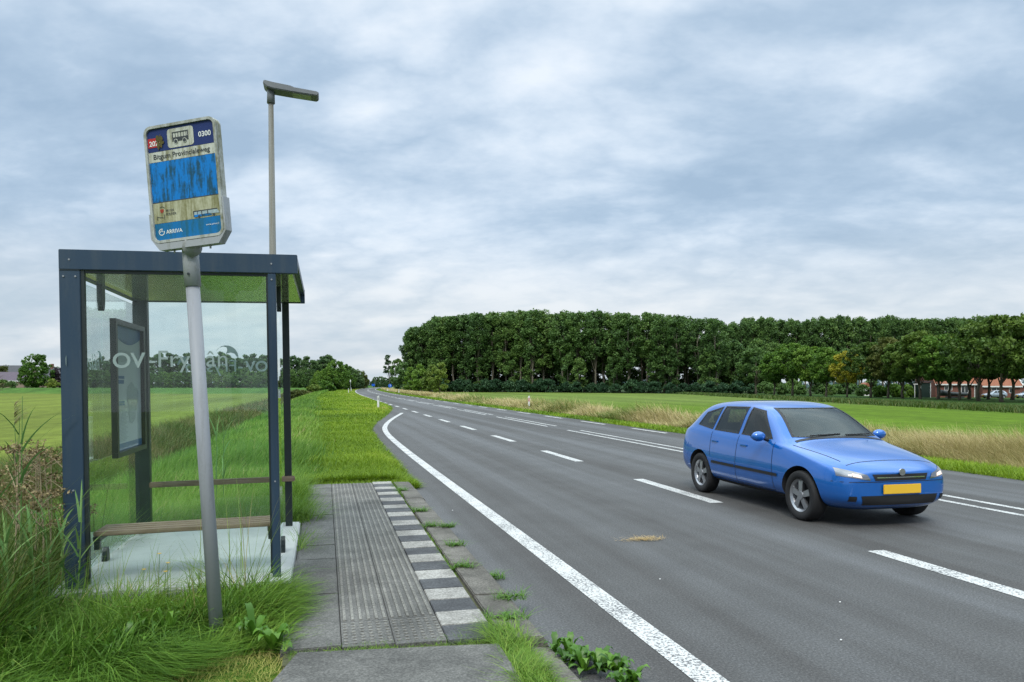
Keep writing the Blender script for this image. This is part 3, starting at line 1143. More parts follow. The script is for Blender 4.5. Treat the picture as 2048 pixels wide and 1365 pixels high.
# ------------------------------------------------------------------ the leaning stop sign
def build_sign():
    root = empty('bus_stop_sign', (-0.66, 5.11, 0.08))
    tag(root, 'leaning bus stop sign, dirty blue and white panel on grey pole', 'bus stop sign')
    inv = Matrix.Translation(Vector((-0.66, 5.11, 0.08))).inverted()
    top = Vector((-0.84, 5.15, 2.62)) - Vector((-0.66, 5.11, 0.08))
    mb = MB().tube([(0, 0, -0.15), top * 0.93], [0.043, 0.043], 20)
    mb.build('pole', M['galv'], root, True)
    s0, s1 = top * 0.885, top * 1.0
    MB().tube([s0, s0 + (s1 - s0) * 0.6, s1], [0.0505, 0.0505, 0.0505], 20).build('sleeve', M['bracket'], root, True)
    # panel frame in its own axes: a across, b up, t out of the face (towards the traffic = -Y)
    W, Hh = 0.515, 0.735
    Mx = Matrix.Translation(Vector((-0.853, 5.05, 2.975))) @ Matrix.Rotation(R(-4.6), 4, 'Y') @ Matrix.Rotation(R(-27.6), 4, 'Z')
    Ml = inv @ Mx
    panel = bpy.data.objects.new('panel', None)

    def fn(a, b, t):
        return (a, -t, b)

    # box body
    mb = MB().prism(rrect(W, Hh, 0.05, 6), fn, -0.048, 0.0)
    pan = mb.build('panel', M['frame_white'], root, False, 0.003)
    pan.matrix_local = Ml
    # raised rim
    o_ = rrect(W, Hh, 0.05, 6)
    i_ = rrect(W - 0.034, Hh - 0.034, 0.035, 6)
    n = len(o_)
    mb = MB()
    vs = [fn(a, b, 0.001) for a, b in o_] + [fn(a, b, 0.014) for a, b in o_] + [fn(a, b, 0.014) for a, b in i_] + [fn(a, b, 0.001) for a, b in i_]
    fs = []
    for k in range(n):
        j = (k + 1) % n
        for r0, r1 in ((0, 1), (1, 2), (2, 3)):
            fs.append((r0 * n + k, r0 * n + j, r1 * n + j, r1 * n + k))
    mb.add(vs, fs)
    mb.build('rim', M['frame_white'], pan)
    # face bands clipped to the rounded inner outline
    iw, ih, ir = W - 0.034, Hh - 0.034, 0.035

    def band(name, b0, b1, mat, lift=0.002, a0=None, a1=None):
        a0 = -iw / 2 if a0 is None else a0
        a1 = iw / 2 if a1 is None else a1
        pts = []
        outl = rrect(iw, ih, ir, 6)
        bm = bmesh.new()
        vv = [bm.verts.new((a, 0, b)) for a, b in outl]
        bm.faces.new(vv)
        for co, no in (((0, 0, b0), (0, 0, -1)), ((0, 0, b1), (0, 0, 1)), ((a0, 0, 0), (-1, 0, 0)), ((a1, 0, 0), (1, 0, 0))):
            bmesh.ops.bisect_plane(bm, geom=bm.verts[:] + bm.edges[:] + bm.faces[:], plane_co=co, plane_no=no, clear_outer=True)
        me = bpy.data.meshes.new(name)
        for v in bm.verts:
            v.co.y = -lift
        bm.to_mesh(me)
        bm.free()
        return link(name, me, mat, pan)

    T = ih / 2
    yb = lambda f: T - f * ih                       # f measured from the top of the face
    band('number_band', yb(0.205), yb(0.0), M['s_navy'])
    band('name_strip', yb(0.297), yb(0.2075), M['s_white'])
    band('blue_field', yb(0.655), yb(0.2995), M['s_blue'])
    band('logo_strip', yb(0.845), yb(0.6635), M['s_cream'])
    band('operator_band', yb(1.0), yb(0.8475), M['s_blue2'])
    band('divider', yb(0.6632), yb(0.6553), M['s_dark'])

    def flat(name, poly, mat, lift):
        return MB().add([fn(a, b, lift) for a, b in poly], [tuple(range(len(poly)))]).build(name, mat, pan)

    def box2(a0, a1, b0, b1):
        return [(a0, b0), (a1, b0), (a1, b1), (a0, b1)]

    flat('year_tile', box2(-iw / 2 + 0.004, -iw / 2 + 0.104, yb(0.165), yb(0.082)), M['s_red'], 0.004)
    lettering('lettering', '2021', M['s_text'], pan, 0.080, fn(-iw / 2 + 0.014, yb(0.152), 0.006), bold=0.02)
    for k in range(11):
        a = -iw / 2 + 0.070 + 0.045 * random.random()
        b = yb(0.075 + 0.085 * random.random())
        w_, h_ = 0.004 + 0.008 * random.random(), 0.010 + 0.022 * random.random()
        flat('algae_stain', [(a - w_, b), (a, b - h_), (a + w_, b - h_ * 0.2), (a + w_ * 0.6, b + h_ * 0.8), (a - w_ * 0.5, b + h_ * 0.6)], M['algae'], 0.0070 + 0.0002 * k)
    bw, bh = 0.188, 0.118
    cx, cy = 0.0, yb(0.108)
    flat('pictogram_tile', [(a + cx, b + cy) for a, b in rrect(bw, bh, 0.02)], M['s_white'], 0.004)
    # bus pictogram
    mb = MB()
    L = 0.006
    for a0, a1, b0, b1 in ((-0.058, 0.058, 0.030, 0.036), (-0.058, 0.058, -0.022, 0.002), (0.052, 0.058, 0.0021, 0.0299), (-0.058, -0.0515, 0.0021, 0.0299)):
        mb.add([fn(cx + a, cy + b, L) for a, b in box2(a0, a1, b0, b1)], [(0, 1, 2, 3)])
    for k in range(5):
        a0 = -0.036 + 0.0195 * k
        mb.add([fn(cx + a, cy + b, L) for a, b in box2(a0, a0 + 0.0035, 0.0021, 0.0299)], [(0, 1, 2, 3)])
    mb.build('bus_pictogram', M['s_dark'], pan)
    for a in (-0.033, 0.030):
        for r, m, l in ((0.0155, M['s_white'], 0.0072), (0.0115, M['s_dark'], 0.0084)):
            flat('pictogram_wheel', [(cx + a + r * math.cos(2 * math.pi * k / 16), cy - 0.024 + r * math.sin(2 * math.pi * k / 16)) for k in range(16)], m, l)
    lettering('lettering', '0300', M['s_text'], pan, 0.088, fn(iw / 2 - 0.112, yb(0.135), 0.004), bold=0.02)
    lettering('lettering', 'Bitgum Provincialeweg', M['s_dark'], pan, 0.405, fn(-0.205, yb(0.272), 0.004), bold=0.012)
    # provincial emblem: red blob with lines and two words
    ex, ey = -iw / 2 + 0.062, yb(0.735)
    flat('emblem', [(ex, ey - 0.017), (ex + 0.013, ey - 0.003), (ex + 0.012, ey + 0.009), (ex + 0.004, ey + 0.010), (ex, ey + 0.005), (ex - 0.006, ey + 0.012), (ex - 0.013, ey + 0.006), (ex - 0.010, ey - 0.008)], M['s_red'], 0.004)
    mb = MB()

    def line(pts, w=0.0016):
        for (a, b), (c, d) in zip(pts[:-1], pts[1:]):
            l = math.hypot(c - a, d - b)
            na, nb = -(d - b) / l * w, (c - a) / l * w
            mb.add([fn(a - na, b - nb, 0.0045), fn(c - na, d - nb, 0.0045), fn(c + na, d + nb, 0.0045), fn(a + na, b + nb, 0.0045)], [(0, 1, 2, 3)])
    line([(ex - 0.014, ey + 0.020), (ex + 0.005, ey + 0.026), (ex + 0.024, ey + 0.014)])
    line([(ex - 0.036, ey - 0.058), (ex - 0.036, ey - 0.034), (ex - 0.020, ey - 0.040), (ex + 0.008, ey - 0.044)])
    line([(ex + 0.016, ey - 0.056), (ex + 0.016, ey - 0.024)])
    mb.build('emblem_outline', M['s_dark'], pan)
    lettering('lettering', 'FRYSK', M['s_dark'], pan, 0.062, fn(ex + 0.028, ey - 0.012, 0.004))
    lettering('lettering', 'FERFIER', M['s_dark'], pan, 0.076, fn(ex + 0.028, ey - 0.034, 0.004))
    # small bus picture on the right of the strip
    mb = MB()
    bx0, by0 = iw / 2 - 0.195, yb(0.838)
    for a0, a1, b0, b1 in ((0.0, 0.170, 0.036, 0.042), (0.0, 0.006, 0.006, 0.0355), (0.058, 0.064, 0.006, 0.0355), (0.10, 0.106, 0.012, 0.0355), (0.03, 0.034, 0.018, 0.0355)):
        mb.add([fn(bx0 + a, by0 + b, 0.005) for a, b in box2(a0, a1, b0, b1)], [(0, 1, 2, 3)])
    mb.build('bus_picture', M['s_dark'], pan)
    flat('bus_picture', [(bx0 + 0.0065, by0 + 0.003), (bx0 + 0.135, by0 + 0.003), (bx0 + 0.12, by0 + 0.017), (bx0 + 0.0065, by0 + 0.017)], M['s_blue'], 0.0048)
    flat('bus_picture', [(bx0 + 0.0065, by0 + 0.0175), (bx0 + 0.187, by0 + 0.012), (bx0 + 0.172, by0 + 0.0355), (bx0 + 0.0065, by0 + 0.0355)], M['paper_grey'], 0.0042)
    for a in (0.04, 0.145):
        flat('bus_picture', [(bx0 + a + 0.008 * math.cos(2 * math.pi * k / 12), by0 + 0.005 + 0.008 * math.sin(2 * math.pi * k / 12)) for k in range(12)], M['s_dark'], 0.0056)
    # operator mark
    ox, oy = -iw / 2 + 0.048, yb(0.925)
    ring = MB()
    n = 22
    for k in range(n - 3):
        a0, a1 = 2 * math.pi * (k + 4) / n, 2 * math.pi * (k + 5) / n
        ring.add([fn(ox + r * math.cos(a), oy + r * math.sin(a), 0.004) for r, a in ((0.0165, a0), (0.0215, a0), (0.0215, a1), (0.0165, a1))], [(0, 1, 2, 3)])
    for k in range(8):
        a0, a1 = R(200 - 25 * k), R(200 - 25 * (k + 1))
        ring.add([fn(ox + r * math.cos(a), oy + r * math.sin(a), 0.004) for r, a in ((0.0065, a0), (0.0110, a0), (0.0110, a1), (0.0065, a1))], [(0, 1, 2, 3)])
    ring.build('operator_emblem', M['s_text'], pan)
    lettering('lettering', 'ARRIVA', M['s_text'], pan, 0.118, fn(ox + 0.032, oy - 0.014, 0.004), bold=0.012)
    lettering('lettering', 'www.arriva.nl', M['s_text'], pan, 0.092, fn(iw / 2 - 0.112, oy + 0.004, 0.004))
    # steel tray bracket that carries the panel
    mb = MB()
    prof = [(-W / 2 - 0.012, -0.18), (-W / 2 - 0.012, -Hh / 2 + 0.03), (-W / 2 + 0.045, -Hh / 2 - 0.045), (W / 2 - 0.045, -Hh / 2 - 0.045), (W / 2 + 0.012, -Hh / 2 + 0.03), (W / 2 + 0.012, -0.13),
            (W / 2 + 0.001, -0.13), (W / 2 + 0.001, -Hh / 2 + 0.034), (W / 2 - 0.05, -Hh / 2 - 0.003), (-W / 2 + 0.05, -Hh / 2 - 0.003), (-W / 2 - 0.001, -Hh / 2 + 0.034), (-W / 2 - 0.001, -0.18)]
    n = 6
    for k in range(5):
        quad = [prof[k], prof[k + 1], prof[11 - k - 1], prof[11 - k]]
        mb.prism(quad, fn, -0.052, 0.012)
    tray = mb.build('bracket', M['bracket'], root)
    tray.matrix_local = Ml
    # flared neck between tray and sleeve
    pA = Ml @ Vector(fn(0.0, -Hh / 2 - 0.043, -0.02))
    ring0 = []
    mb = MB()
    pts = [s1 * 0.992, s1 * 0.992 + (pA - s1) * 0.35, pA]
    mb.tube([s1 * 0.97, s1 * 0.992 + (pA - s1) * 0.4, pA + (pA - s1) * 0.02], [0.0505, 0.0515, 0.060], 20)
    mb.build('neck', M['bracket'], root, True)
    for a in (-0.13, 0.13):
        b = MB().tube([fn(a, -Hh / 2 - 0.045, -0.02), fn(a, -Hh / 2 - 0.066, -0.02)], 0.006, 8).tube([fn(a, -Hh / 2 - 0.0455, -0.02), fn(a, -Hh / 2 - 0.052, -0.02)], 0.010, 6)
        bo = b.build('bolt', M['bracket'], root)
        bo.matrix_local = Ml
    d = (s1 - s0).normalized()
    MB().tube([s0 + (s1 - s0) * 0.25 + Vector((-0.012, -0.046, 0)), s0 + (s1 - s0) * 0.25 + Vector((-0.014, -0.062, 0))], 0.008, 6).build('bolt', M['dark_metal'], root)


build_sign()


# ------------------------------------------------------------------ the street lamp
def build_lamp():
    root = empty('street_lamp', (-0.635, 10.45, -0.2))
    tag(root, 'grey lamp post with flat LED head rising behind the bus shelter', 'street lamp')
    top = Vector((-0.065, 0.03, 5.72))
    MB().tube([(0, 0, -0.3), top * 0.2, top], [0.066, 0.058, 0.033], 18).build('pole', M['lamp_pole'], root, True)
    MB().tube([top * 0.988, top * 1.0 + Vector((0, 0, 0.12))], [0.052, 0.048], 16).build('collar', M['lamp_head'], root, True)
    st = top * 0.56
    MB().box(st.x + 0.012, st.x + 0.047, st.y - 0.060, st.y - 0.045, st.z - 0.03, st.z + 0.03).build('number_sticker', M['amber'], root)
    h = top + Vector((0.0, 0.0, 0.10))
    # shallow wedge-shaped head, reaching over the road, seen from below
    prof = [(-0.095, 0.050), (-0.085, 0.098), (0.02, 0.080), (0.27, 0.050), (0.285, 0.036), (0.60, 0.006), (0.625, -0.015), (0.60, -0.055), (0.25, -0.030), (0.03, -0.010), (-0.05, 0.01)]
    mb = MB().prism([(a, b) for a, b in prof], lambda a, b, t: (h.x + a, h.y + t * (1.0 - 0.0 * a), h.z + b), -0.12, 0.12)
    o = mb.build('lamp_head', M['lamp_head'], root, False, 0.012)
    MB().prism([(0.28, -0.032), (0.52, -0.0485), (0.52, -0.0555), (0.28, -0.0385)], lambda a, b, t: (h.x + a, h.y + t, h.z + b), -0.085, 0.085).build('lens', M['lens'], o)


build_lamp()


# ------------------------------------------------------------------ cars
def grid_patch(bvh, quad, nu, nv, org_fn, direc, off):
    """lay a bilinear patch on the body by casting rays"""
    (a, b, c, d) = [np.array(q, float) for q in quad]
    vs, ok = [], True
    for j in range(nv + 1):
        for i in range(nu + 1):
            u, v = i / nu, j / nv
            p = (a * (1 - u) + b * u) * (1 - v) + (d * (1 - u) + c * u) * v
            o = Vector(org_fn(p))
            hit, nrm, _, _ = bvh.ray_cast(o, Vector(direc))
            if hit is None:
                return None
            if nrm.dot(Vector(direc)) > 0:
                nrm = -nrm
            vs.append(hit + nrm * off)
    fs = []
    w = nu + 1
    for j in range(nv):
        for i in range(nu):
            fs.append((j * w + i, j * w + i + 1, (j + 1) * w + i + 1, (j + 1) * w + i))
    return vs, fs


def build_car_proto():
    """small five-door hatchback; local x across, y from the nose (0) to the tail, z up"""
    root = empty('passenger_car')
    # stations: y, bottom z, belt z, centre z, half width sill, half width body, half width belt, half width upper, upper z, half width top edge
    S = [
        # y     zb    zmid  zsh   zc    ws    wm    wsh   wu    zu    wr
        (0.00, 0.30, 0.46, 0.60, 0.66, 0.50, 0.56, 0.52, 0.36, 0.650, 0.20),
        (0.08, 0.22, 0.46, 0.65, 0.74, 0.62, 0.71, 0.67, 0.48, 0.725, 0.24),
        (0.30, 0.18, 0.48, 0.72, 0.83, 0.74, 0.82, 0.78, 0.56, 0.805, 0.28),
        (0.62, 0.18, 0.50, 0.79, 0.905, 0.80, 0.86, 0.81, 0.60, 0.875, 0.30),
        (0.98, 0.19, 0.52, 0.86, 0.965, 0.81, 0.87, 0.82, 0.64, 0.935, 0.32),
        (1.14, 0.19, 0.53, 0.885, 1.01, 0.815, 0.872, 0.825, 0.69, 0.965, 0.40),
        (1.45, 0.19, 0.54, 0.905, 1.255, 0.82, 0.875, 0.828, 0.665, 1.165, 0.47),
        (1.80, 0.19, 0.54, 0.920, 1.425, 0.82, 0.876, 0.828, 0.630, 1.340, 0.48),
        (2.20, 0.19, 0.54, 0.930, 1.475, 0.82, 0.876, 0.828, 0.620, 1.395, 0.48),
        (2.80, 0.19, 0.54, 0.945, 1.470, 0.82, 0.876, 0.828, 0.615, 1.390, 0.48),
        (3.35, 0.20, 0.55, 0.965, 1.455, 0.81, 0.872, 0.822, 0.605, 1.365, 0.47),
        (3.72, 0.21, 0.56, 0.985, 1.385, 0.79, 0.858, 0.805, 0.600, 1.285, 0.45),
        (3.95, 0.23, 0.57, 0.970, 1.120, 0.77, 0.838, 0.780, 0.600, 1.060, 0.43),
        (4.06, 0.30, 0.58, 0.890, 0.960, 0.70, 0.780, 0.720, 0.530, 0.930, 0.36),
    ]
    ring = []
    for (y, zb, zm, zs, zc, ws, wm, wsh, wu, zu, wr) in S:
        ring.append([(0, zb), (ws * 0.7, zb), (ws, zb + 0.06), (wm, zm - 0.1), (wm, zm + 0.12), (wsh, zs), (wsh - 0.035, zs + 0.02 if zu > zs + 0.06 else zs + 0.01),
                     (wu, zu), (wr, zc - (zc - zu) * 0.22), (0, zc)])
    nr = len(ring[0])
    bm = bmesh.new()
    rows = []
    for (st, rg) in zip(S, ring):
        y = st[0]
        right = [bm.verts.new((a, y, b)) for a, b in rg]
        left = [right[0]] + [bm.verts.new((-a, y, b)) for a, b in rg[1:-1]] + [right[-1]]
        rows.append((right, left))
    for (r0, l0), (r1, l1) in zip(rows[:-1], rows[1:]):
        for k in range(nr - 1):
            bm.faces.new((r0[k], r0[k + 1], r1[k + 1], r1[k]))
            bm.faces.new((l0[k + 1], l0[k], l1[k], l1[k + 1]))
    for (r, l), flip in ((rows[0], 0), (rows[-1], 1)):
        for k in range(nr - 1):
            q = [r[k], r[k + 1], l[k + 1], l[k]]
            q2 = []
            for v in q:
                if v not in q2:
                    q2.append(v)
            if len(q2) > 2:
                bm.faces.new(q2)
    bmesh.ops.recalc_face_normals(bm, faces=bm.faces)
    me = bpy.data.meshes.new('body')
    bm.to_mesh(me)
    bm.free()
    body = link('body', me, None, root)
    m = body.modifiers.new('s', 'SUBSURF')
    m.levels = m.render_levels = 3
    AX = (0.76, 3.32)
    RW = 0.312
    cut = MB()
    for y in AX:
        for sx in (-1, 1):
            cut.tube([(sx * 0.58, y, RW + 0.01), (sx * 1.1, y, RW + 0.01)], 0.362, 40)
    body.data.materials.append(M['car_blue'])

    def carve(cutters):
        mods = []
        for mbx in cutters:
            c_ = mbx.build('cutter', M['car_inside'])
            m_ = body.modifiers.new('b', 'BOOLEAN')
            m_.object = c_
            m_.operation = 'DIFFERENCE'
            m_.solver = 'EXACT'
            m_.material_mode = 'TRANSFER'
            mods.append(c_)
        dg = bpy.context.evaluated_depsgraph_get()
        dg.update()
        new = bpy.data.meshes.new_from_object(body.evaluated_get(dg))
        body.modifiers.clear()
        old = body.data
        body.data = new
        bpy.data.meshes.remove(old)
        for c_ in mods:
            cm = c_.data
            bpy.data.objects.remove(c_)
            bpy.data.meshes.remove(cm)
        return new

    nm = carve([cut])
    b2 = bmesh.new()
    b2.from_mesh(nm)
    bvh = BVHTree.FromBMesh(b2)
    b2.free()
    # hollow cabin, then the window openings
    cw = lambda z: float(np.interp(z, [0.5, 0.95, 1.38], [0.70, 0.70, 0.52]))
    prof = [(1.32, 0.55), (1.32, 0.86), (1.98, 1.345), (2.2, 1.385), (3.2, 1.375), (3.60, 1.30), (3.80, 1.0), (3.80, 0.55)]
    cab = MB()
    n = len(prof)
    cab.add([(-cw(z), y, z) for y, z in prof] + [(cw(z), y, z) for y, z in prof],
            [tuple(range(n)), tuple(range(2 * n - 1, n - 1, -1))] + [(k, n + k, n + (k + 1) % n, (k + 1) % n) for k in range(n)])
    SIDE = [[(1.44, 0.965), (2.20, 0.985), (2.20, 1.375), (1.87, 1.335)], [(2.28, 0.987), (2.98, 1.005), (2.95, 1.368), (2.28, 1.378)],
            [(3.04, 1.010), (3.56, 1.06), (3.46, 1.26), (3.01, 1.362)]]
    WS = [(-0.645, 1.005), (0.645, 1.005), (0.50, 1.375), (-0.50, 1.375)]
    RWN = [(-0.55, 1.05), (0.55, 1.05), (0.47, 1.30), (-0.47, 1.30)]

    def inset(q, d):
        cx_, cy_ = sum(a for a, b in q) / 4, sum(b for a, b in q) / 4
        out = []
        for a, b in q:
            l = math.hypot(a - cx_, b - cy_)
            out.append((a + (cx_ - a) * d / l, b + (cy_ - b) * d / l))
        return out
    sw_ = MB()
    for q in SIDE:
        for sx in (-1, 1):
            sw_.prism(inset(q, 0.025), lambda a, b, t_: (sx * t_, a, b), 0.42, 1.2)
    fw = MB()
    ys = lambda z: 1.14 + (z - 1.0) * 1.55
    q = inset(WS, 0.025)
    fw.add([(a, ys(b) - 0.30, b) for a, b in q] + [(a, ys(b) + 0.24, b) for a, b in q], [(0, 1, 2, 3), (7, 6, 5, 4)] + [(k, 4 + k, 4 + (k + 1) % 4, (k + 1) % 4) for k in range(4)])
    yr = lambda z: 3.97 - (z - 1.05) * 0.75
    q = inset(RWN, 0.02)
    fw.add([(a, yr(b) - 0.38, b) for a, b in q] + [(a, yr(b) + 0.30, b) for a, b in q], [(0, 1, 2, 3), (7, 6, 5, 4)] + [(k, 4 + k, 4 + (k + 1) % 4, (k + 1) % 4) for k in range(4)])
    nm = carve([cab, sw_, fw])
    nm.polygons.foreach_set('use_smooth', [True] * len(nm.polygons))
    try:
        nm.set_sharp_from_angle(angle=R(40))
    except Exception:
        pass
    # cabin fittings
    IN = M['car_inside']
    MB().prism([(1.335, 0.56), (1.335, 0.85), (1.42, 0.93), (1.60, 0.93), (1.66, 0.86), (1.62, 0.56)], lambda a, b, t_: (t_, a, b), -0.69, 0.69).build('dashboard', IN, root, False, 0.01)
    MB().tube([(0.35 + 0.18 * math.cos(a), 1.73 + 0.06 * math.sin(a), 0.93 + 0.17 * math.sin(a)) for a in [2 * math.pi * k / 20 for k in range(21)]], 0.014, 8).tube([(0.35, 1.62, 0.88), (0.35, 1.73, 0.93)], 0.03, 8).box(0.19, 0.51, 1.722, 1.738, 0.915, 0.945).build('steering_wheel', IN, root, True)
    for x in (-0.35, 0.35):
        s_ = MB()
        s_.prism([(1.90, 0.56), (1.90, 0.74), (2.38, 0.70), (2.44, 0.56)], lambda a, b, t_: (t_, a, b), x - 0.25, x + 0.25)
        s_.prism([(2.30, 0.70), (2.42, 0.70), (2.60, 1.17), (2.50, 1.18)], lambda a, b, t_: (t_, a, b), x - 0.24, x + 0.24)
        s_.prism([(2.52, 1.20), (2.60, 1.19), (2.63, 1.35), (2.56, 1.36)], lambda a, b, t_: (t_, a, b), x - 0.12, x + 0.12)
        s_.build('seat', M['seat_cloth'], root, False, 0.02)
    s_ = MB()
    s_.prism([(2.95, 0.56), (2.95, 0.74), (3.35, 0.72), (3.4, 0.56)], lambda a, b, t_: (t_, a, b), -0.64, 0.64)
    s_.prism([(3.30, 0.72), (3.42, 0.72), (3.58, 1.08), (3.48, 1.09)], lambda a, b, t_: (t_, a, b), -0.62, 0.62)
    for x in (-0.36, 0.36):
        s_.prism([(3.50, 1.10), (3.57, 1.095), (3.59, 1.20), (3.53, 1.21)], lambda a, b, t_: (t_, a, b), x - 0.11, x + 0.11)
    s_.build('seat', M['seat_cloth'], root, False, 0.015)
    MB().box(-0.09, 0.09, 1.86, 1.875, 1.262, 1.315).build('rear_view_mirror', IN, root, False, 0.004)

    def side(name, quads, mat, off=0.004, nu=8, nv=5, parent=root, both=True):
        res = None
        for sx in ((-1, 1) if both else (-1,)):
            mb = MB()
            for q in quads:
                g = grid_patch(bvh, q, nu, nv, lambda p: (sx * 3, p[0], p[1]), (-sx, 0, 0), off)
                if g:
                    mb.add(*g)
            if mb.v:
                res = mb.build(name, mat, parent, True)
        return res

    def front(name, quads, mat, off=0.004, nu=10, nv=6, sgn=1, parent=root):
        out = []
        for q in quads:
            g = grid_patch(bvh, q, nu, nv, lambda p: (p[0], -3 if sgn > 0 else 8, p[1]), (0, sgn, 0), off)
            if g:
                out.append(MB().add(*g).build(name, mat, parent, True))
        return out

    GL = M['car_glass']
    dk = M['car_black']

    def ringq(q, d):
        """four thin quads round a window: its rubber seal"""
        i_ = inset(q, d)
        return [[q[k], q[(k + 1) % 4], i_[(k + 1) % 4], i_[k]] for k in range(4)]
    front('windscreen', [inset(WS, 0.02)], GL, 0.001, 16, 10)
    front('rear_window', [inset(RWN, 0.015)], GL, 0.001, 12, 8, -1)
    for q in SIDE:
        side('window', [inset(q, 0.02)], GL, 0.001, 12, 8)
        side('window_seal', ringq(q, 0.034), dk, 0.004, 12, 2)
    wsm = MB()
    for q in ringq(WS, 0.034):
        g = grid_patch(bvh, q, 16, 2, lambda p_: (p_[0], -3, p_[1]), (0, 1, 0), 0.004)
        if g:
            wsm.add(*g)
    wsm.build('windscreen_seal', dk, root, True)

    def top(name, quads, mat, off=0.003, nu=2, nv=14):
        mb_ = MB()
        for q in quads:
            g = grid_patch(bvh, q, nu, nv, lambda p_: (p_[0], p_[1], 4), (0, 0, -1), off)
            if g:
                mb_.add(*g)
        if mb_.v:
            return mb_.build(name, mat, root, True)
    top('bonnet_seam', [[(sx * 0.60, 0.30), (sx * 0.608, 0.30), (sx * 0.735, 1.06), (sx * 0.727, 1.06)] for sx in (-1, 1)] +
        [[(-0.60, 0.20), (-0.60, 0.208), (0.60, 0.208), (0.60, 0.20)]], dk)
    top('scuttle', [[(-0.66, 1.075), (0.66, 1.075), (0.66, 1.125), (-0.66, 1.125)]], dk, 0.004, 16, 3)
    # door shut lines, lower cladding
    side('door_seam', [[(1.30, 0.30), (1.308, 0.30), (1.36, 0.93), (1.352, 0.93)], [(2.232, 0.30), (2.240, 0.30), (2.240, 0.965), (2.232, 0.965)],
                       [(2.98, 0.62), (2.988, 0.62), (3.01, 0.985), (3.002, 0.985)], [(1.31, 0.295), (2.9, 0.305), (2.9, 0.313), (1.31, 0.303)]], dk, 0.003, 3, 12)
    side('sill_trim', [[(1.16, 0.225), (2.92, 0.225), (2.92, 0.285), (1.16, 0.285)]], dk, 0.006, 12, 3)
    for sx in (-1, 1):
        for y in (2.05, 2.86):
            hit, n_, _, _ = bvh.ray_cast(Vector((sx * 3, y, 0.84)), Vector((-sx, 0, 0)))
            MB().box(hit.x - 0.018, hit.x + 0.018, y - 0.085, y + 0.085, 0.828, 0.852).build('door_handle', M['car_blue'], root, False, 0.006)
    # nose
    front('grille', [[(-0.35, 0.570), (0.35, 0.570), (0.385, 0.645), (-0.385, 0.645)]], dk, 0.005)
    front('bumper_seam', [[(-0.78, 0.553), (0.78, 0.553), (0.78, 0.560), (-0.78, 0.560)]], dk, 0.003, 24, 1)
    side('rub_strip', [[(1.20, 0.50), (2.22, 0.505), (2.22, 0.545), (1.20, 0.54)], [(2.25, 0.505), (2.92, 0.51), (2.92, 0.55), (2.25, 0.545)]], dk, 0.010, 12, 3)
    front('lower_intake', [[(-0.50, 0.285), (0.50, 0.285), (0.53, 0.395), (-0.53, 0.395)]], dk, 0.005, 16, 5)
    front('chrome_bar', [[(-0.33, 0.600), (0.33, 0.600), (0.33, 0.612), (-0.33, 0.612)]], M['chrome'], 0.009, 12, 2)
    MB().tube([(0, -0.004, 0.668), (0, -0.020, 0.668)], 0.042, 20).build('badge', M['chrome'], root)
    for sx in (-1, 1):
        q = [(sx * 0.41, 0.575), (sx * 0.745, 0.625), (sx * 0.735, 0.715), (sx * 0.45, 0.640)]
        hl = front('headlight', [q], M['headlamp'], 0.006, 12, 6)
        q = [(sx * 0.52, 0.604), (sx * 0.62, 0.620), (sx * 0.62, 0.655), (sx * 0.53, 0.636)]
        if hl:
            front('headlight_lens', [q], M['headlamp_lit'], 0.010, 6, 4, 1, hl[0])
        front('fog_lamp', [[(sx * 0.58, 0.33), (sx * 0.66, 0.33), (sx * 0.66, 0.39), (sx * 0.58, 0.39)]], dk, 0.006, 4, 4)
        front('tail_light', [[(sx * 0.52, 0.78), (sx * 0.72, 0.80), (sx * 0.72, 0.95), (sx * 0.56, 0.95)]], M['led_red'], 0.006, 6, 5, -1)
        # mirror
        mb = MB().ell((sx * 0.955, 1.50, 1.005), (0.105, 0.062, 0.068))
        mi = mb.build('wing_mirror', M['car_blue'], root, True)
        MB().tube([(sx * 0.80, 1.52, 0.955), (sx * 0.92, 1.51, 0.985)], [0.028, 0.02], 8).build('mirror_arm', dk, mi)
        MB().add([(sx * 0.955 + 0.085 * math.cos(2 * math.pi * k / 14), 1.5645, 1.005 + 0.052 * math.sin(2 * math.pi * k / 14)) for k in range(14)], [tuple(range(14))]).build('mirror_glass', GL, mi)
    pl = MB().box(-0.26, 0.26, -0.024, -0.008, 0.415, 0.525).build('number_plate', M['plate'], root, False, 0.004)
    MB().box(-0.26, 0.26, 4.048, 4.06, 0.56, 0.67).build('number_plate', M['plate'], root, False, 0.004)
    # wipers
    MB().tube([(-0.42, 1.13, 1.03), (0.05, 1.16, 1.045)], 0.009, 6).tube([(0.12, 1.13, 1.035), (0.52, 1.17, 1.04)], 0.009, 6).build('wiper', dk, root)
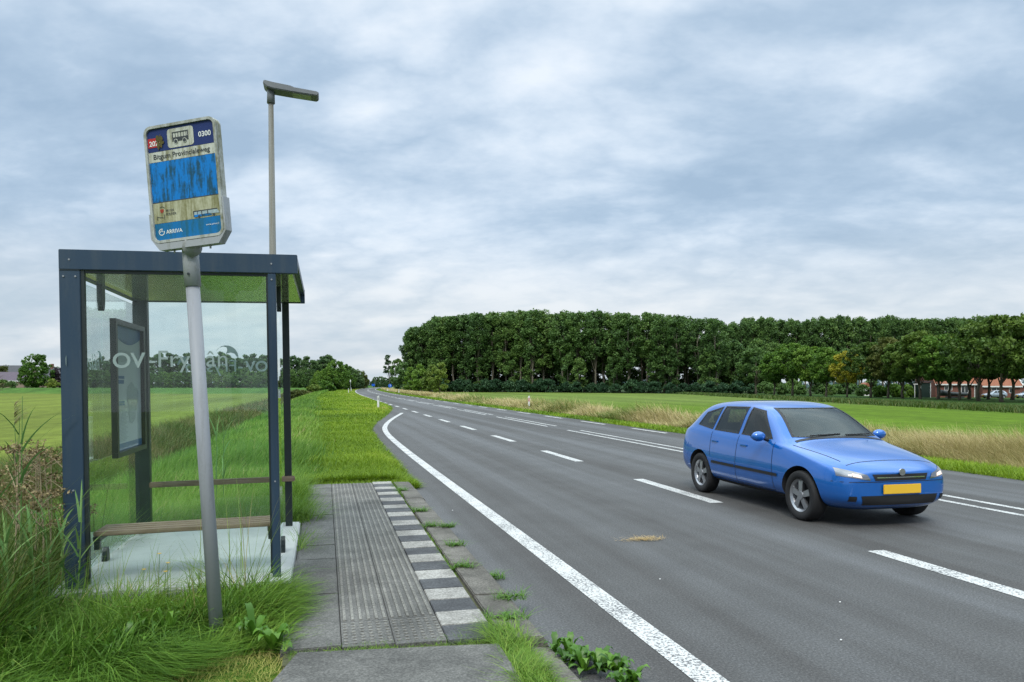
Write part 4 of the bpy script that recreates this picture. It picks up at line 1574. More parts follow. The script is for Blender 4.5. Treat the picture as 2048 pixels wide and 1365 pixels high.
    # wheels
    for y in AX:
        for sx in (-1, 1):
            mb = MB()
            prof = [(0.205, -0.09), (0.285, -0.10), (0.306, -0.085), (RW, -0.05), (RW, 0.05), (0.306, 0.085), (0.285, 0.10), (0.205, 0.09)]
            n = 36
            cxw = sx * 0.755
            vs = [(cxw + t, y + r * math.cos(2 * math.pi * k / n), RW + r * math.sin(2 * math.pi * k / n)) for r, t in prof for k in range(n)]
            fs = []
            for i in range(len(prof)):
                i2 = (i + 1) % len(prof)
                for k in range(n):
                    k2 = (k + 1) % n
                    fs.append((i * n + k, i * n + k2, i2 * n + k2, i2 * n + k))
            mb.add(vs, fs)
            wh = mb.build('wheel', M['tyre'], root, True)
            rm = MB()
            xo = cxw + sx * 0.082
            for k in range(n):
                a0, a1 = 2 * math.pi * k / n, 2 * math.pi * (k + 1) / n
                for (ra, xa), (rb, xb) in (((0.178, xo - sx * 0.02), (0.208, xo + sx * 0.006)), ((0.150, xo - sx * 0.10), (0.178, xo - sx * 0.02))):
                    rm.add([(xa, y + ra * math.cos(a0), RW + ra * math.sin(a0)), (xb, y + rb * math.cos(a0), RW + rb * math.sin(a0)),
                            (xb, y + rb * math.cos(a1), RW + rb * math.sin(a1)), (xa, y + ra * math.cos(a1), RW + ra * math.sin(a1))], [(0, 1, 2, 3)])
            for k in range(5):
                a = 2 * math.pi * k / 5 + 0.3
                ca, sa = math.cos(a), math.sin(a)

                def pp(r, w, x):
                    return (x, y + r * ca - w * sa, RW + r * sa + w * ca)
                for x_in in (0,):
                    vs = [pp(0.03, -0.030, xo - sx * 0.005), pp(0.03, 0.030, xo - sx * 0.005), pp(0.182, 0.042, xo - sx * 0.012), pp(0.182, -0.042, xo - sx * 0.012),
                          pp(0.03, -0.024, xo - sx * 0.045), pp(0.03, 0.024, xo - sx * 0.045), pp(0.182, 0.034, xo - sx * 0.05), pp(0.182, -0.034, xo - sx * 0.05)]
                    rm.add(vs, [(0, 1, 2, 3), (4, 7, 6, 5), (0, 4, 5, 1), (1, 5, 6, 2), (2, 6, 7, 3), (3, 7, 4, 0)])
            rm.tube([(xo - sx * 0.05, y, RW), (xo + sx * 0.002, y, RW)], 0.055, 16)
            rm.build('rim', M['rim'], wh)
            MB().tube([(cxw - sx * 0.05, y, RW), (cxw - sx * 0.02, y, RW)], 0.20, 24).build('brake_disc', M['tyre'], wh)
    return root


mh, th_, oh_ = new_mat('headlamp_glass')
bsdf(th_, oh_, (0.20, 0.21, 0.23), 0.10, 0.7, 0.6, 1.0)
M['headlamp'] = mh
ml, tl_, ol_ = new_mat('headlamp_beam')
em = nn(tl_, 'ShaderNodeEmission')
em.inputs[0].default_value = (1.0, 0.80, 0.68, 1)
em.inputs[1].default_value = 1.3
tl_.links.new(em.outputs[0], ol_.inputs[0])
M['headlamp_lit'] = ml

car = build_car_proto()
car.location = (6.62, 7.50, 0.0)
tag(car, 'bright blue hatchback driving towards the viewer in the near lane', 'car')


def kids(o):
    return [c for c in bpy.data.objects if c.parent == o]


def copy_tree(o, parent=None, swap=None):
    c = o.copy()
    COL.objects.link(c)
    if parent is not None:
        c.parent = parent
        c.matrix_parent_inverse = o.matrix_parent_inverse.copy()
    if swap and o.type == 'MESH':
        for i, sl in enumerate(c.material_slots):
            if sl.material in swap:
                new = swap[sl.material]
                sl.link = 'OBJECT'
                sl.material = new
    for ch in kids(o):
        copy_tree(ch, c, swap)
    return c


# ------------------------------------------------------------------ placing by depth
def at(px, depth, z=None, gap=0.0):
    """ground point seen at photo column px at the given distance"""
    lat = (px - 1024) * depth / 1500
    X = lat * CT + depth * ST
    s = -lat * ST + depth * CT
    if z is None:
        z = float(height(np.array([X]), np.array([s]))[0])
    return Vector((X, s, z))


# ------------------------------------------------------------------ trees
def leaf_quads(C, size, tint, flat=0.35):
    n = len(C)
    d = rng.normal(size=(n, 3))
    d[:, 2] = d[:, 2] * 0.9 + flat
    d /= np.linalg.norm(d, axis=1)[:, None]
    a = np.cross(d, rng.normal(size=(n, 3)))
    a /= np.linalg.norm(a, axis=1)[:, None] + 1e-9
    b = np.cross(d, a)
    sz = (size * rng.uniform(0.6, 1.35, n))[:, None]
    a *= sz * 0.62
    b *= sz
    fold = d * sz * 0.22
    co = np.stack([C - b, C + a + fold, C + b, C - a + fold], 1).reshape(-1, 3)
    loops = (np.arange(n)[:, None] * 4 + np.arange(4)[None]).ravel()
    return co, loops, np.arange(n) * 4, np.repeat(tint, 4)


def crown_points(shape, n_cl, n_leaf, cl_r, seed, zsq=0.75):
    """leaf positions: clusters spread through a crown volume"""
    r = np.random.default_rng(seed)
    pts, ti = [], []
    cents = []
    tries = 0
    while len(cents) < n_cl and tries < 20000:
        tries += 1
        t = r.uniform(0, 1)
        rad, zz = shape(t)
        a = r.uniform(0, 2 * np.pi)
        q = r.uniform(0.25, 1.0) ** 0.6
        if rad * q <= 0:
            continue
        c = np.array([rad * q * np.cos(a), rad * q * np.sin(a), zz])
        if cents and min(np.linalg.norm(c - k) for k in cents) < cl_r * 0.55:
            continue
        cents.append(c)
    per = max(4, n_leaf // max(1, len(cents)))
    for c in cents:
        k = int(per * r.uniform(0.7, 1.3))
        rr = cl_r * r.uniform(0.7, 1.25)
        d = r.normal(size=(k, 3))
        d /= np.linalg.norm(d, axis=1)[:, None]
        rad = rr * r.uniform(0.15, 1.0, k) ** 0.45
        p = c + d * rad[:, None] * np.array([1.0, 1.0, zsq])
        pts.append(p)
        ti.append(np.clip(r.uniform(0.25, 0.75) + r.normal(0, 0.13, k), 0, 1))
    return np.concatenate(pts), np.concatenate(ti), cents


def tree_proto(name, h, shape, n_cl, n_leaf, cl_r, leaf, tr_r, trunk_top, seed, lmat, bmat, limbs=7, lean=0.0, zsq=0.75):
    root = empty(name)
    P, T, cents = crown_points(shape, n_cl, n_leaf, cl_r, seed, zsq)
    co, lo, stt, ti = leaf_quads(P, np.full(len(P), leaf), T)
    me = raw_mesh('crown', co, lo, stt, ti)
    link('crown', me, lmat, root)
    r = random.Random(seed)
    mb = MB()
    pts = [Vector((0, 0, -0.4))]
    n = 6
    for k in range(1, n + 1):
        f = k / n
        pts.append(Vector((r.uniform(-1, 1) * tr_r * 0.9 + lean * f * trunk_top, r.uniform(-1, 1) * tr_r * 0.9, trunk_top * f)))
    mb.tube(pts, [tr_r * (1.35 if i == 0 else 1.0) * (1 - 0.75 * (i / n)) for i in range(n + 1)], 8)
    cs = sorted(cents, key=lambda c: c[2])
    for k in range(limbs):
        c = Vector(cs[int((k + 0.5) / limbs * len(cs) * 0.8)])
        f = min(0.95, max(0.25, (c.z - 0.25 * h * 0.5) / trunk_top * 0.62))
        i = int(f * n)
        b = pts[i].lerp(pts[min(i + 1, n)], f * n - i)
        mid = b.lerp(c, 0.5) + Vector((0, 0, 0.06 * h))
        r0 = tr_r * (1 - 0.75 * f) * 0.55
        mb.tube([b, mid, c], [r0, r0 * 0.6, r0 * 0.2], 5)
    mb.build('trunk', bmat, root, True)
    return root


def ellip(h0, h1, rx, pw=1.0):
    def f(t):
        z = h0 + (h1 - h0) * t
        return rx * max(0.0, math.sin(math.pi * (0.06 + 0.90 * t ** pw))) ** 0.6, z
    return f


def column(h0, h1, rx):
    def f(t):
        z = h0 + (h1 - h0) * t
        return rx * (0.55 + 0.45 * math.sin(math.pi * min(1, t * 1.15 + 0.1))) * (1 if t < 0.85 else (1 - t) / 0.15 * 0.75 + 0.25), z
    return f


def dome(h0, h1, rx):
    def f(t):
        z = h0 + (h1 - h0) * t
        return rx * (0.70 + 0.30 * min(1, t * 2.2)) * (1 if t < 0.72 else math.sqrt(max(0.0, 1 - ((t - 0.72) / 0.30) ** 2))), z
    return f


def place(proto, p, sc, rz, first=None, swap=None, sz=None):
    if first is not None and not first[0]:
        first[0] = True
        o = proto
    else:
        o = copy_tree(proto, None, swap)
    o.location = p
    o.rotation_euler = (0, 0, rz)
    o.scale = (sc, sc, sc if sz is None else sz)
    return o


def build_trees():
    rr = random.Random(3)
    # ---- the tall wood behind the right-hand field
    protos = []
    for i in range(5):
        sh = [dome(9, 25.6, 3.0), dome(8, 25.4, 3.4), dome(10.5, 25.8, 2.8), dome(6, 25.2, 3.6), dome(8, 25.7, 3.0)][i]
        protos.append(tree_proto('poplar_tree', 25, sh, 85, 5600, 0.90, 0.29, 0.30, 20, 100 + i, M['l_forest'], M['palebark'], 11, 0.0, 1.05))
    under = [tree_proto('wood_edge_tree', 14, ellip(1.5, 14, 3.4), 50, 4000, 1.05, 0.32, 0.16, 10, 140 + i, M['l_forest'], M['palebark'], 6) for i in range(2)]
    done = {id(p): [False] for p in protos + under}
    # front line of the wood: (photo column, distance)
    line = [(822, 268), (905, 262), (1060, 252), (1250, 232), (1462, 212)]
    lx, ld = [a for a, _ in line], [b for _, b in line]
    spots = []
    for row in range(3):
        n = 24 if row < 2 else 18
        for k in range(n):
            f = (k + 0.5 * (row % 2) + rr.uniform(-0.3, 0.3)) / n
            d = np.interp(f, np.linspace(0, 1, 5), ld) + row * 8.5 + rr.uniform(-2, 2)
            px = np.interp(f, np.linspace(0, 1, 5), lx)
            spots.append((px + rr.uniform(-4, 4), d, row))
    for px, d, row in spots:
        top_y = np.interp(px, [815, 840, 880, 960, 1060, 1250, 1430], [670, 650, 633, 626, 620, 626, 634])
        hgt = (770 - top_y) * d / 1500 + 1.7 + 0.8
        if row > 0:
            hgt *= 0.99
        p = protos[rr.randrange(5)]
        p_ = at(px, d, -0.8)
        o = place(p, p_, 1.0, rr.uniform(0, 6.28), done[id(p)])
        k = hgt / 26.3 * rr.uniform(0.99, 1.02)
        o.scale = (k * rr.uniform(1.15, 1.4), k * rr.uniform(1.15, 1.4), k)
        tag(o, 'tall dark green poplar with pale trunk in the dense wood behind the field', 'tree', 'poplars of the dense wood')
    # second, farther belt seen over the farm trees
    p2 = protos[0]
    for row in range(2):
        for k in range(30):
            px = 1446 + (1990 - 1446) * (k + 0.5 * row + rr.uniform(-0.3, 0.3)) / 30
            d = 300 - 0.02 * (px - 1468) + row * 10
            p = protos[rr.randrange(5)]
            top_y = np.interp(px, [1440, 1470, 1495, 1700, 1960], [645, 645, 634, 635, 633])
            k_ = ((770 - top_y) * d / 1500 + 2.5) / 26.3 * rr.uniform(0.97, 1.02)
            o = place(p, at(px, d, -0.8), k_, rr.uniform(0, 6.28), done[id(p)])
            tag(o, 'even-topped poplar in the far belt of trees above the farm trees', 'tree', 'poplars of the far tree belt')
    for k in range(44):
        f = (k + rr.uniform(0.1, 0.9)) / 44
        d = np.interp(f, np.linspace(0, 1, 5), ld) + 27 + rr.uniform(-3, 3)
        px = np.interp(f, np.linspace(0, 1, 5), lx)
        p = under[k % 2]
        o = place(p, at(px, d, -0.8), rr.uniform(1.0, 1.32), rr.uniform(0, 6.28), done[id(p)])
        tag(o, 'shaded lower tree deep between the poplar trunks of the wood', 'tree', 'lower trees inside the wood')
    for k in range(12):
        p = under[k % 2]
        o = place(p, at(1425 + 11 * k, 236 + rr.uniform(-4, 4), -0.8), rr.uniform(0.8, 1.15), rr.uniform(0, 6.28), done[id(p)])
        tag(o, 'lower tree where the wood meets the far tree belt', 'tree', 'lower trees where wood and belt meet')
    # lower trees filling the front edge of the wood
    for k in range(13):
        f = (k + rr.uniform(0.1, 0.9)) / 13
        d = np.interp(f, np.linspace(0, 1, 5), ld) - 1.5 + rr.uniform(-1.5, 1.5)
        px = np.interp(f, np.linspace(0, 1, 5), lx) + rr.uniform(-5, 5)
        p = under[k % 2]
        o = place(p, at(px, d, -0.8), rr.uniform(0.75, 1.2), rr.uniform(0, 6.28), done[id(p)])
        tag(o, 'lower leafy tree along the front edge of the tall wood', 'tree', 'lower trees at the wood edge')
    # ---- blue-green undergrowth bushes along the foot of the wood
    bp = [tree_proto('shrub', 4, ellip(0.1, 4.0, 3.0, 0.8), 22, 2200, 1.0, 0.34, 0.08, 2.6, 160 + i, M['l_bush'], M['bark'], 4) for i in range(2)]
    fb = {id(p): [False] for p in bp}
    for k in range(24):
        f = k / 23
        px = 885 + (1500 - 885) * f
        d = np.interp(px, [880, 1060, 1250, 1430, 1500], [258, 246, 226, 206, 205])
        p = bp[k % 2]
        o = place(p, at(px + rr.uniform(-5, 5), d + rr.uniform(-1, 1), -0.8), rr.uniform(0.62, 0.98), rr.uniform(0, 6.28), fb[id(p)])
        tag(o, 'dark blue-green bush at the foot of the tall wood', 'bush', 'bushes at the foot of the wood')
    # ---- lighter roadside bushes at the left end of the wood
    lb = tree_proto('roadside_bush', 9, ellip(0.3, 9, 3.1, 0.75), 28, 3600, 1.0, 0.32, 0.10, 5.5, 180, M['l_lightbush'], M['bark'], 5)
    fl = [False]
    for (px, d, s_, sw, lab) in ((805, 236, 0.95, M['l_forest'], 'rounded dark bush beside the road, leftmost below the tall wood'),
                                 (823, 226, 0.78, M['l_mid'], 'green roadside bush, second from the road below the tall wood'),
                                 (842, 218, 0.85, M['l_mid'], 'mid green bush, third from the road at the wood edge'),
                                 (862, 212, 0.82, None, 'yellowish green bush in the row at the wood edge by the dry grass'),
                                 (879, 208, 0.86, None, 'pale yellow-green bush standing farthest right in the roadside row')):
        o = place(lb, at(px, d, -0.5), s_, rr.uniform(0, 6.28), fl if sw is None else None, {M['l_lightbush']: sw} if sw else None)
        tag(o, lab, 'bush', 'bushes at the road end of the wood')
    # ---- slender column poplar left of the wood
    o = tree_proto('slender_poplar', 16, ellip(1.5, 16, 1.9, 0.8), 20, 900, 0.9, 0.38, 0.2, 14, 190, M['l_far'], M['bark'], 6)
    o.location = at(780, 285, -0.5)
    o.rotation_euler = (0, R(-4), 0)
    o.scale = (1.0, 1.0, 0.82)
    tag(o, 'slender open poplar with bare limbs standing alone beside the distant road', 'tree')
    o = place(under[0], at(796, 262, -0.5), 0.78, 1.0, None)
    tag(o, 'dark pointed tree between the slender poplar and the tall wood', 'tree')
    # ---- farm trees: broad crowns over clear trunks
    fp = []
    for i in range(4):
        sh = [ellip(4.1, 12, 4.6, 0.85), ellip(3.9, 12, 4.2, 0.9), ellip(4.3, 12, 5.0, 0.8), ellip(3.9, 12, 4.4)][i]
        fp.append(tree_proto('lime_tree', 12, sh, 95, 9500, 0.85, 0.23, 0.26, 8.5, 200 + i, M['l_mid'], M['bark'], 10))
    ff = {id(p): [False] for p in fp}
    L = M['l_mid']
    rows = [  # photo column, distance, height, proto, leaves, label
        (1512, 187, 11.8, 0, M['l_forest'], 'broad dark green farm tree standing first on the left of the row'),
        (1548, 176, 10.5, 1, M['l_mid'], 'green farm tree, second from the left in the row'),
        (1585, 172, 12.6, 2, M['l_mid'], 'taller green farm tree, third from the left in the row'),
        (1622, 166, 11.2, 3, M['l_mid'], 'green farm tree just left of the yellowing tree'),
        (1652, 158, 10.6, 1, M['l_mid'], 'narrow green farm tree touching the yellowing tree'),
        (1694, 152, 9.4, 0, M['l_yellow'], 'small yellowing farm tree, its crown half turned to autumn'),
        (1742, 146, 11.2, 2, M['l_dark'], 'dark green farm tree just right of the yellowing tree'),
        (1776, 141, 11.6, 1, M['l_brown'], 'brownish crowned farm tree in the middle of the row'),
        (1806, 136, 10.6, 3, M['l_dark'], 'dark farm tree just left of the brick house'),
        (1840, 131, 12.0, 0, M['l_dark'], 'tall dark farm tree before the green boarded shed'),
        (1875, 128, 11.2, 1, M['l_mid'], 'fresh green farm tree before the left end of the brick house'),
        (1900, 136, 11.5, 3, M['l_yellow'], 'yellow-green farm tree behind the front row at the brick house'),
        (1918, 124, 10.8, 3, M['l_mid'], 'green farm tree before the covered boat'),
        (1938, 133, 12.0, 2, M['l_dark'], 'dark farm tree of the back row by the garage opening'),
        (1958, 115, 12.6, 0, M['l_dark'], 'large dark farm tree before the parked silver car'),
        (1976, 128, 12.4, 1, M['l_brown'], 'brown-tinged farm tree behind the two largest trees'),
        (2003, 108, 13.0, 2, M['l_dark'], 'largest dark farm tree with the thickest trunk, at the right end'),
        (2024, 122, 12.4, 1, M['l_mid'], 'slim farm tree before the low shed at the right'),
        (2066, 104, 12.6, 0, M['l_dark'], 'dark farm tree cut by the right edge of the view'),
    ]
    for (px, d, hh, i, lm, lab) in rows:
        p = fp[i]
        use_first = not ff[id(p)][0] and lm is L
        o = place(p, at(px, d, -0.8), hh / 12.6, rr.uniform(0, 6.28), ff[id(p)] if use_first else None, None if lm is L else {L: lm})
        w = rr.uniform(0.9, 1.1) * (hh / 12.6)
        o.scale = (w, w, hh / 12.6)
        tag(o, lab, 'tree', 'broad farm trees before the brick house')
    for p in fp:
        if not ff[id(p)][0]:
            p.location = at(2110, 112, -0.8)
            tag(p, 'farm tree just outside the right edge of the view', 'tree', 'broad farm trees before the brick house')
    # shrubs and hedge under the farm trees
    hd = [(1760, 152, 0.5), (1785, 150, 0.6), (1812, 148, 0.55), (1565, 190, 0.6), (1600, 186, 0.55), (1660, 176, 0.6), (1725, 165, 0.55), (1530, 200, 0.75), (1640, 200, 0.9), (1690, 195, 0.9), (1740, 188, 0.8), (1590, 208, 0.9)]
    for k, (px, d, s_) in enumerate(hd):
        o = place(bp[k % 2], at(px, d, -0.8), s_, k, None, {M['l_bush']: M['l_mid'] if k < 3 else M['l_forest']})
        tag(o, 'low garden bush between the trunks of the farm trees', 'bush', 'low bushes under the farm trees')
    # dark backing trees behind the house
    for k, (px, d, hh) in enumerate(((1750, 205, 13), (1800, 200, 12), (1850, 196, 13), (1905, 192, 13), (1960, 188, 13), (2015, 182, 13), (2060, 178, 13), (1700, 212, 13), (1640, 220, 13), (1580, 226, 13), (1530, 228, 13))):
        o = place(fp[k % 4], at(px, d, -0.8), hh / 12.6, k * 1.3, None, {L: M['l_forest']})
        tag(o, 'dark tree behind the brick house and the farm tree row', 'tree', 'dark trees behind the farm trees')
    # ---- left side, beyond the field
    lt = [tree_proto('bushy_tree', 11, ellip(0.6, 11, 5.4, 0.75), 120, 8500, 0.95, 0.30, 0.25, 7, 230, M['l_mid'], M['bark'], 8),
          tree_proto('tall_hedge_tree', 13, ellip(3.0, 13, 3.6), 60, 4200, 0.95, 0.32, 0.22, 9.5, 231, M['l_far'], M['bark'], 7)]
    o = lt[0]
    o.location = at(72, 262)
    tag(o, 'big round green tree beside the purple roofed house', 'tree')
    s_ = 1.02
    o.scale = (s_ * 0.98, s_ * 0.98, s_)
    o = place(lt[0], at(118, 268), 0.62, 1.0, None, {M['l_mid']: M['l_purple']})
    tag(o, 'dark purple leaved tree right of the big round green tree', 'tree')
    o = place(bp[0], at(104, 240), 0.62, 2.0, None, {M['l_bush']: M['l_lightbush']})
    tag(o, 'light green bush in front of the purple tree', 'bush')
    for k, (px, d, s_) in enumerate(((6, 250, 0.6), (24, 246, 0.5), (-10, 252, 0.75))):
        o = place(bp[k % 2], at(px, d), s_, k, None, {M['l_bush']: M['l_forest']})
        tag(o, 'dark bush before the purple roofed house', 'bush', 'bushes before the purple roofed house')
    for k, (px, d, s_) in enumerate(((3, 300, 0.75), (38, 330, 0.78), (14, 335, 0.85), (62, 340, 0.72), (90, 345, 0.70), (112, 330, 0.78), (-20, 300, 0.9))):
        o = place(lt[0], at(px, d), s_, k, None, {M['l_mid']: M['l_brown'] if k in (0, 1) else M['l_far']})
        tag(o, 'distant tree behind the purple roofed house', 'tree', 'trees behind the purple roofed house')
    ft = [False]
    k = 0
    for px, top in ((172, 715), (186, 722), (204, 712), (222, 716), (243, 708), (268, 712), (292, 712), (318, 705), (338, 704), (352, 708), (372, 704), (395, 708), (418, 712), (440, 702), (452, 706), (474, 714), (490, 708), (510, 706), (530, 708), (548, 716),
                    (566, 716), (585, 710), (600, 714), (617, 711), (632, 722), (646, 710), (655, 708)):
        d = 265 + 35 * rr.random()
        p_ = at(px, d)
        hh = (770 - top) * d / 1500 + 1.7 - p_.z
        o = place(lt[1], p_, hh / 13.6, rr.uniform(0, 6.28), ft)
        tag(o, 'tall loose crowned tree in the line beyond the left field', 'tree', 'tree line beyond the left field')
        k += 1
    fl2 = [True]
    for k in range(26):
        px = 170 + k * 19.5
        d = 250 + 12 * rr.random()
        o = place(lt[0], at(px, d), rr.uniform(0.42, 0.62), rr.uniform(0, 6.28), None, {M['l_mid']: M['l_forest']})
        tag(o, 'low dark tree below the tall tree line beyond the left field', 'tree', 'low trees of the left tree line')
    for k, (px, d, top, lm) in enumerate(((672, 235, 722, 'l_mid'), (688, 248, 728, 'l_mid'), (700, 270, 733, 'l_far'), (712, 300, 739, 'l_far'), (722, 330, 742, 'l_brown'), (728, 350, 752, 'l_far'), (655, 228, 735, 'l_mid'), (640, 232, 742, 'l_mid'))):
        p_ = at(px, d, 0.0)
        hh = (770 - top) * d / 1500 + 1.7
        o = place(lt[0], p_, hh / 11.6, k * 0.9, None, {M['l_mid']: M[lm]} if lm != 'l_mid' else None)
        w = min(hh / 11.6, 0.95)
        o.scale = (w * 0.95, w * 0.95, hh / 11.6)
        tag(o, 'roadside tree on the left where the road bends away', 'tree', 'trees on the left of the distant bend')
    for k, (px, d, s_, lm) in enumerate(((650, 190, 0.50, 'l_mid'), (628, 186, 0.36, 'l_lightbush'), (605, 120, 0.20, 'l_brown'), (590, 112, 0.22, 'l_brown'), (579, 108, 0.20, 'l_brown'))):
        o = place(bp[k % 2], at(px, d, -0.3), s_ * 1.9, k, None, {M['l_bush']: M[lm]})
        o.scale = (s_ * 1.6, s_ * 1.6, s_ * 1.3)
        tag(o, ['green bush on the verge before the bend trees', 'light green bush on the left verge by the dry reeds', 'brownish ditch bush right of the shelter, farthest of three', 'brownish ditch bush right of the shelter, middle of three', 'brownish ditch bush right of the shelter, nearest of three'][k], 'bush')
    for k, (px, d, top) in enumerate(((752, 520, 754), (762, 540, 753), (770, 500, 755), (778, 470, 757), (738, 900, 762), (745, 920, 761), (732, 880, 764))):
        p_ = at(px, d, 0.0)
        hh = (770 - top) * d / 1500 + 1.7
        o = place(lt[0], p_, hh / 11.6, k, None, {M['l_mid']: M['l_far'] if k < 4 else M['l_haze_tint']})
        tag(o, 'far round tree where the road disappears' if k < 4 else 'distant haze-tinted tree at the vanishing end of the road', 'tree', 'trees at the end of the road' if k < 4 else 'haze-tinted trees on the horizon')
    # scrub of the wood beyond everything, a single mass on the horizon
    parts = []
    n = 5200
    lat = rng.uniform(-900, 900, n)
    dd = rng.uniform(560, 640, n)
    C = np.stack([lat * CT + dd * ST, -lat * ST + dd * CT, rng.uniform(-0.5, 1, n) ** 2 * 6 + 0.3], 1)
    keep = ~((np.abs(lat / dd * 1500 + 1024 - 745) < 28))
    parts.append(leaf_quads(C[keep], np.full(keep.sum(), 2.6), rng.uniform(0, 1, keep.sum())))
    grass_obj('far_treeline', parts, M['l_haze_tint'], 'low haze-tinted tree line along the horizon', 'trees')


build_trees()


# ------------------------------------------------------------------ buildings
def gable_house(name, p, rz, L, Wd, eave, ridge, wall, roof, label, cat='house', trim=True):
    r = empty(name, p, rz)
    tag(r, label, cat)
    mb = MB()
    mb.box(-L / 2, L / 2, -Wd / 2, Wd / 2, -0.4, eave)
    for sx in (-1, 1):
        x0, x1 = (L / 2 - 0.2, L / 2) if sx > 0 else (-L / 2, -L / 2 + 0.2)
        mb.prism([(-Wd / 2, eave + 0.002), (Wd / 2, eave + 0.002), (0, ridge - 0.05)], lambda a, b, t: (t, a, b), x0, x1)
    mb.build('wall', wall, r)
    ro = MB()
    o = 0.35
    sl = (ridge - eave) / (Wd / 2)
    for sy in (-1, 1):
        ro.prism([(sy * (Wd / 2 + o), eave - o * sl), (0, ridge), (0, ridge + 0.16), (sy * (Wd / 2 + o), eave - o * sl + 0.16)], lambda a, b, t: (t, a, b), -L / 2 - 0.25, L / 2 + 0.25)
    rf = ro.build('roof', roof, r)
    if trim:
        MB().box(-L / 2 - 0.26, L / 2 + 0.26, -Wd / 2 - o - 0.10, -Wd / 2 - o + 0.02, eave - o * sl - 0.12, eave - o * sl + 0.14).build('gutter_board', M['offwhite'], r)
    return r, rf


def window(r, x, y, z0, w, h, frame=0.08):
    m = MB()
    m.box(x, x + w, y - 0.06, y, z0, z0 + frame)
    m.box(x, x + w, y - 0.06, y, z0 + h - frame, z0 + h)
    m.box(x, x + frame, y - 0.06, y, z0 + frame, z0 + h - frame)
    m.box(x + w - frame, x + w, y - 0.06, y, z0 + frame, z0 + h - frame)
    if w > 1.2:
        m.box(x + w / 2 - 0.04, x + w / 2 + 0.04, y - 0.055, y, z0 + frame, z0 + h - frame)
    f = m.build('window', M['offwhite'], r)
    MB().box(x + frame, x + w - frame, y - 0.03, y - 0.004, z0 + frame, z0 + h - frame).build('pane', M['window'], f)
    return f


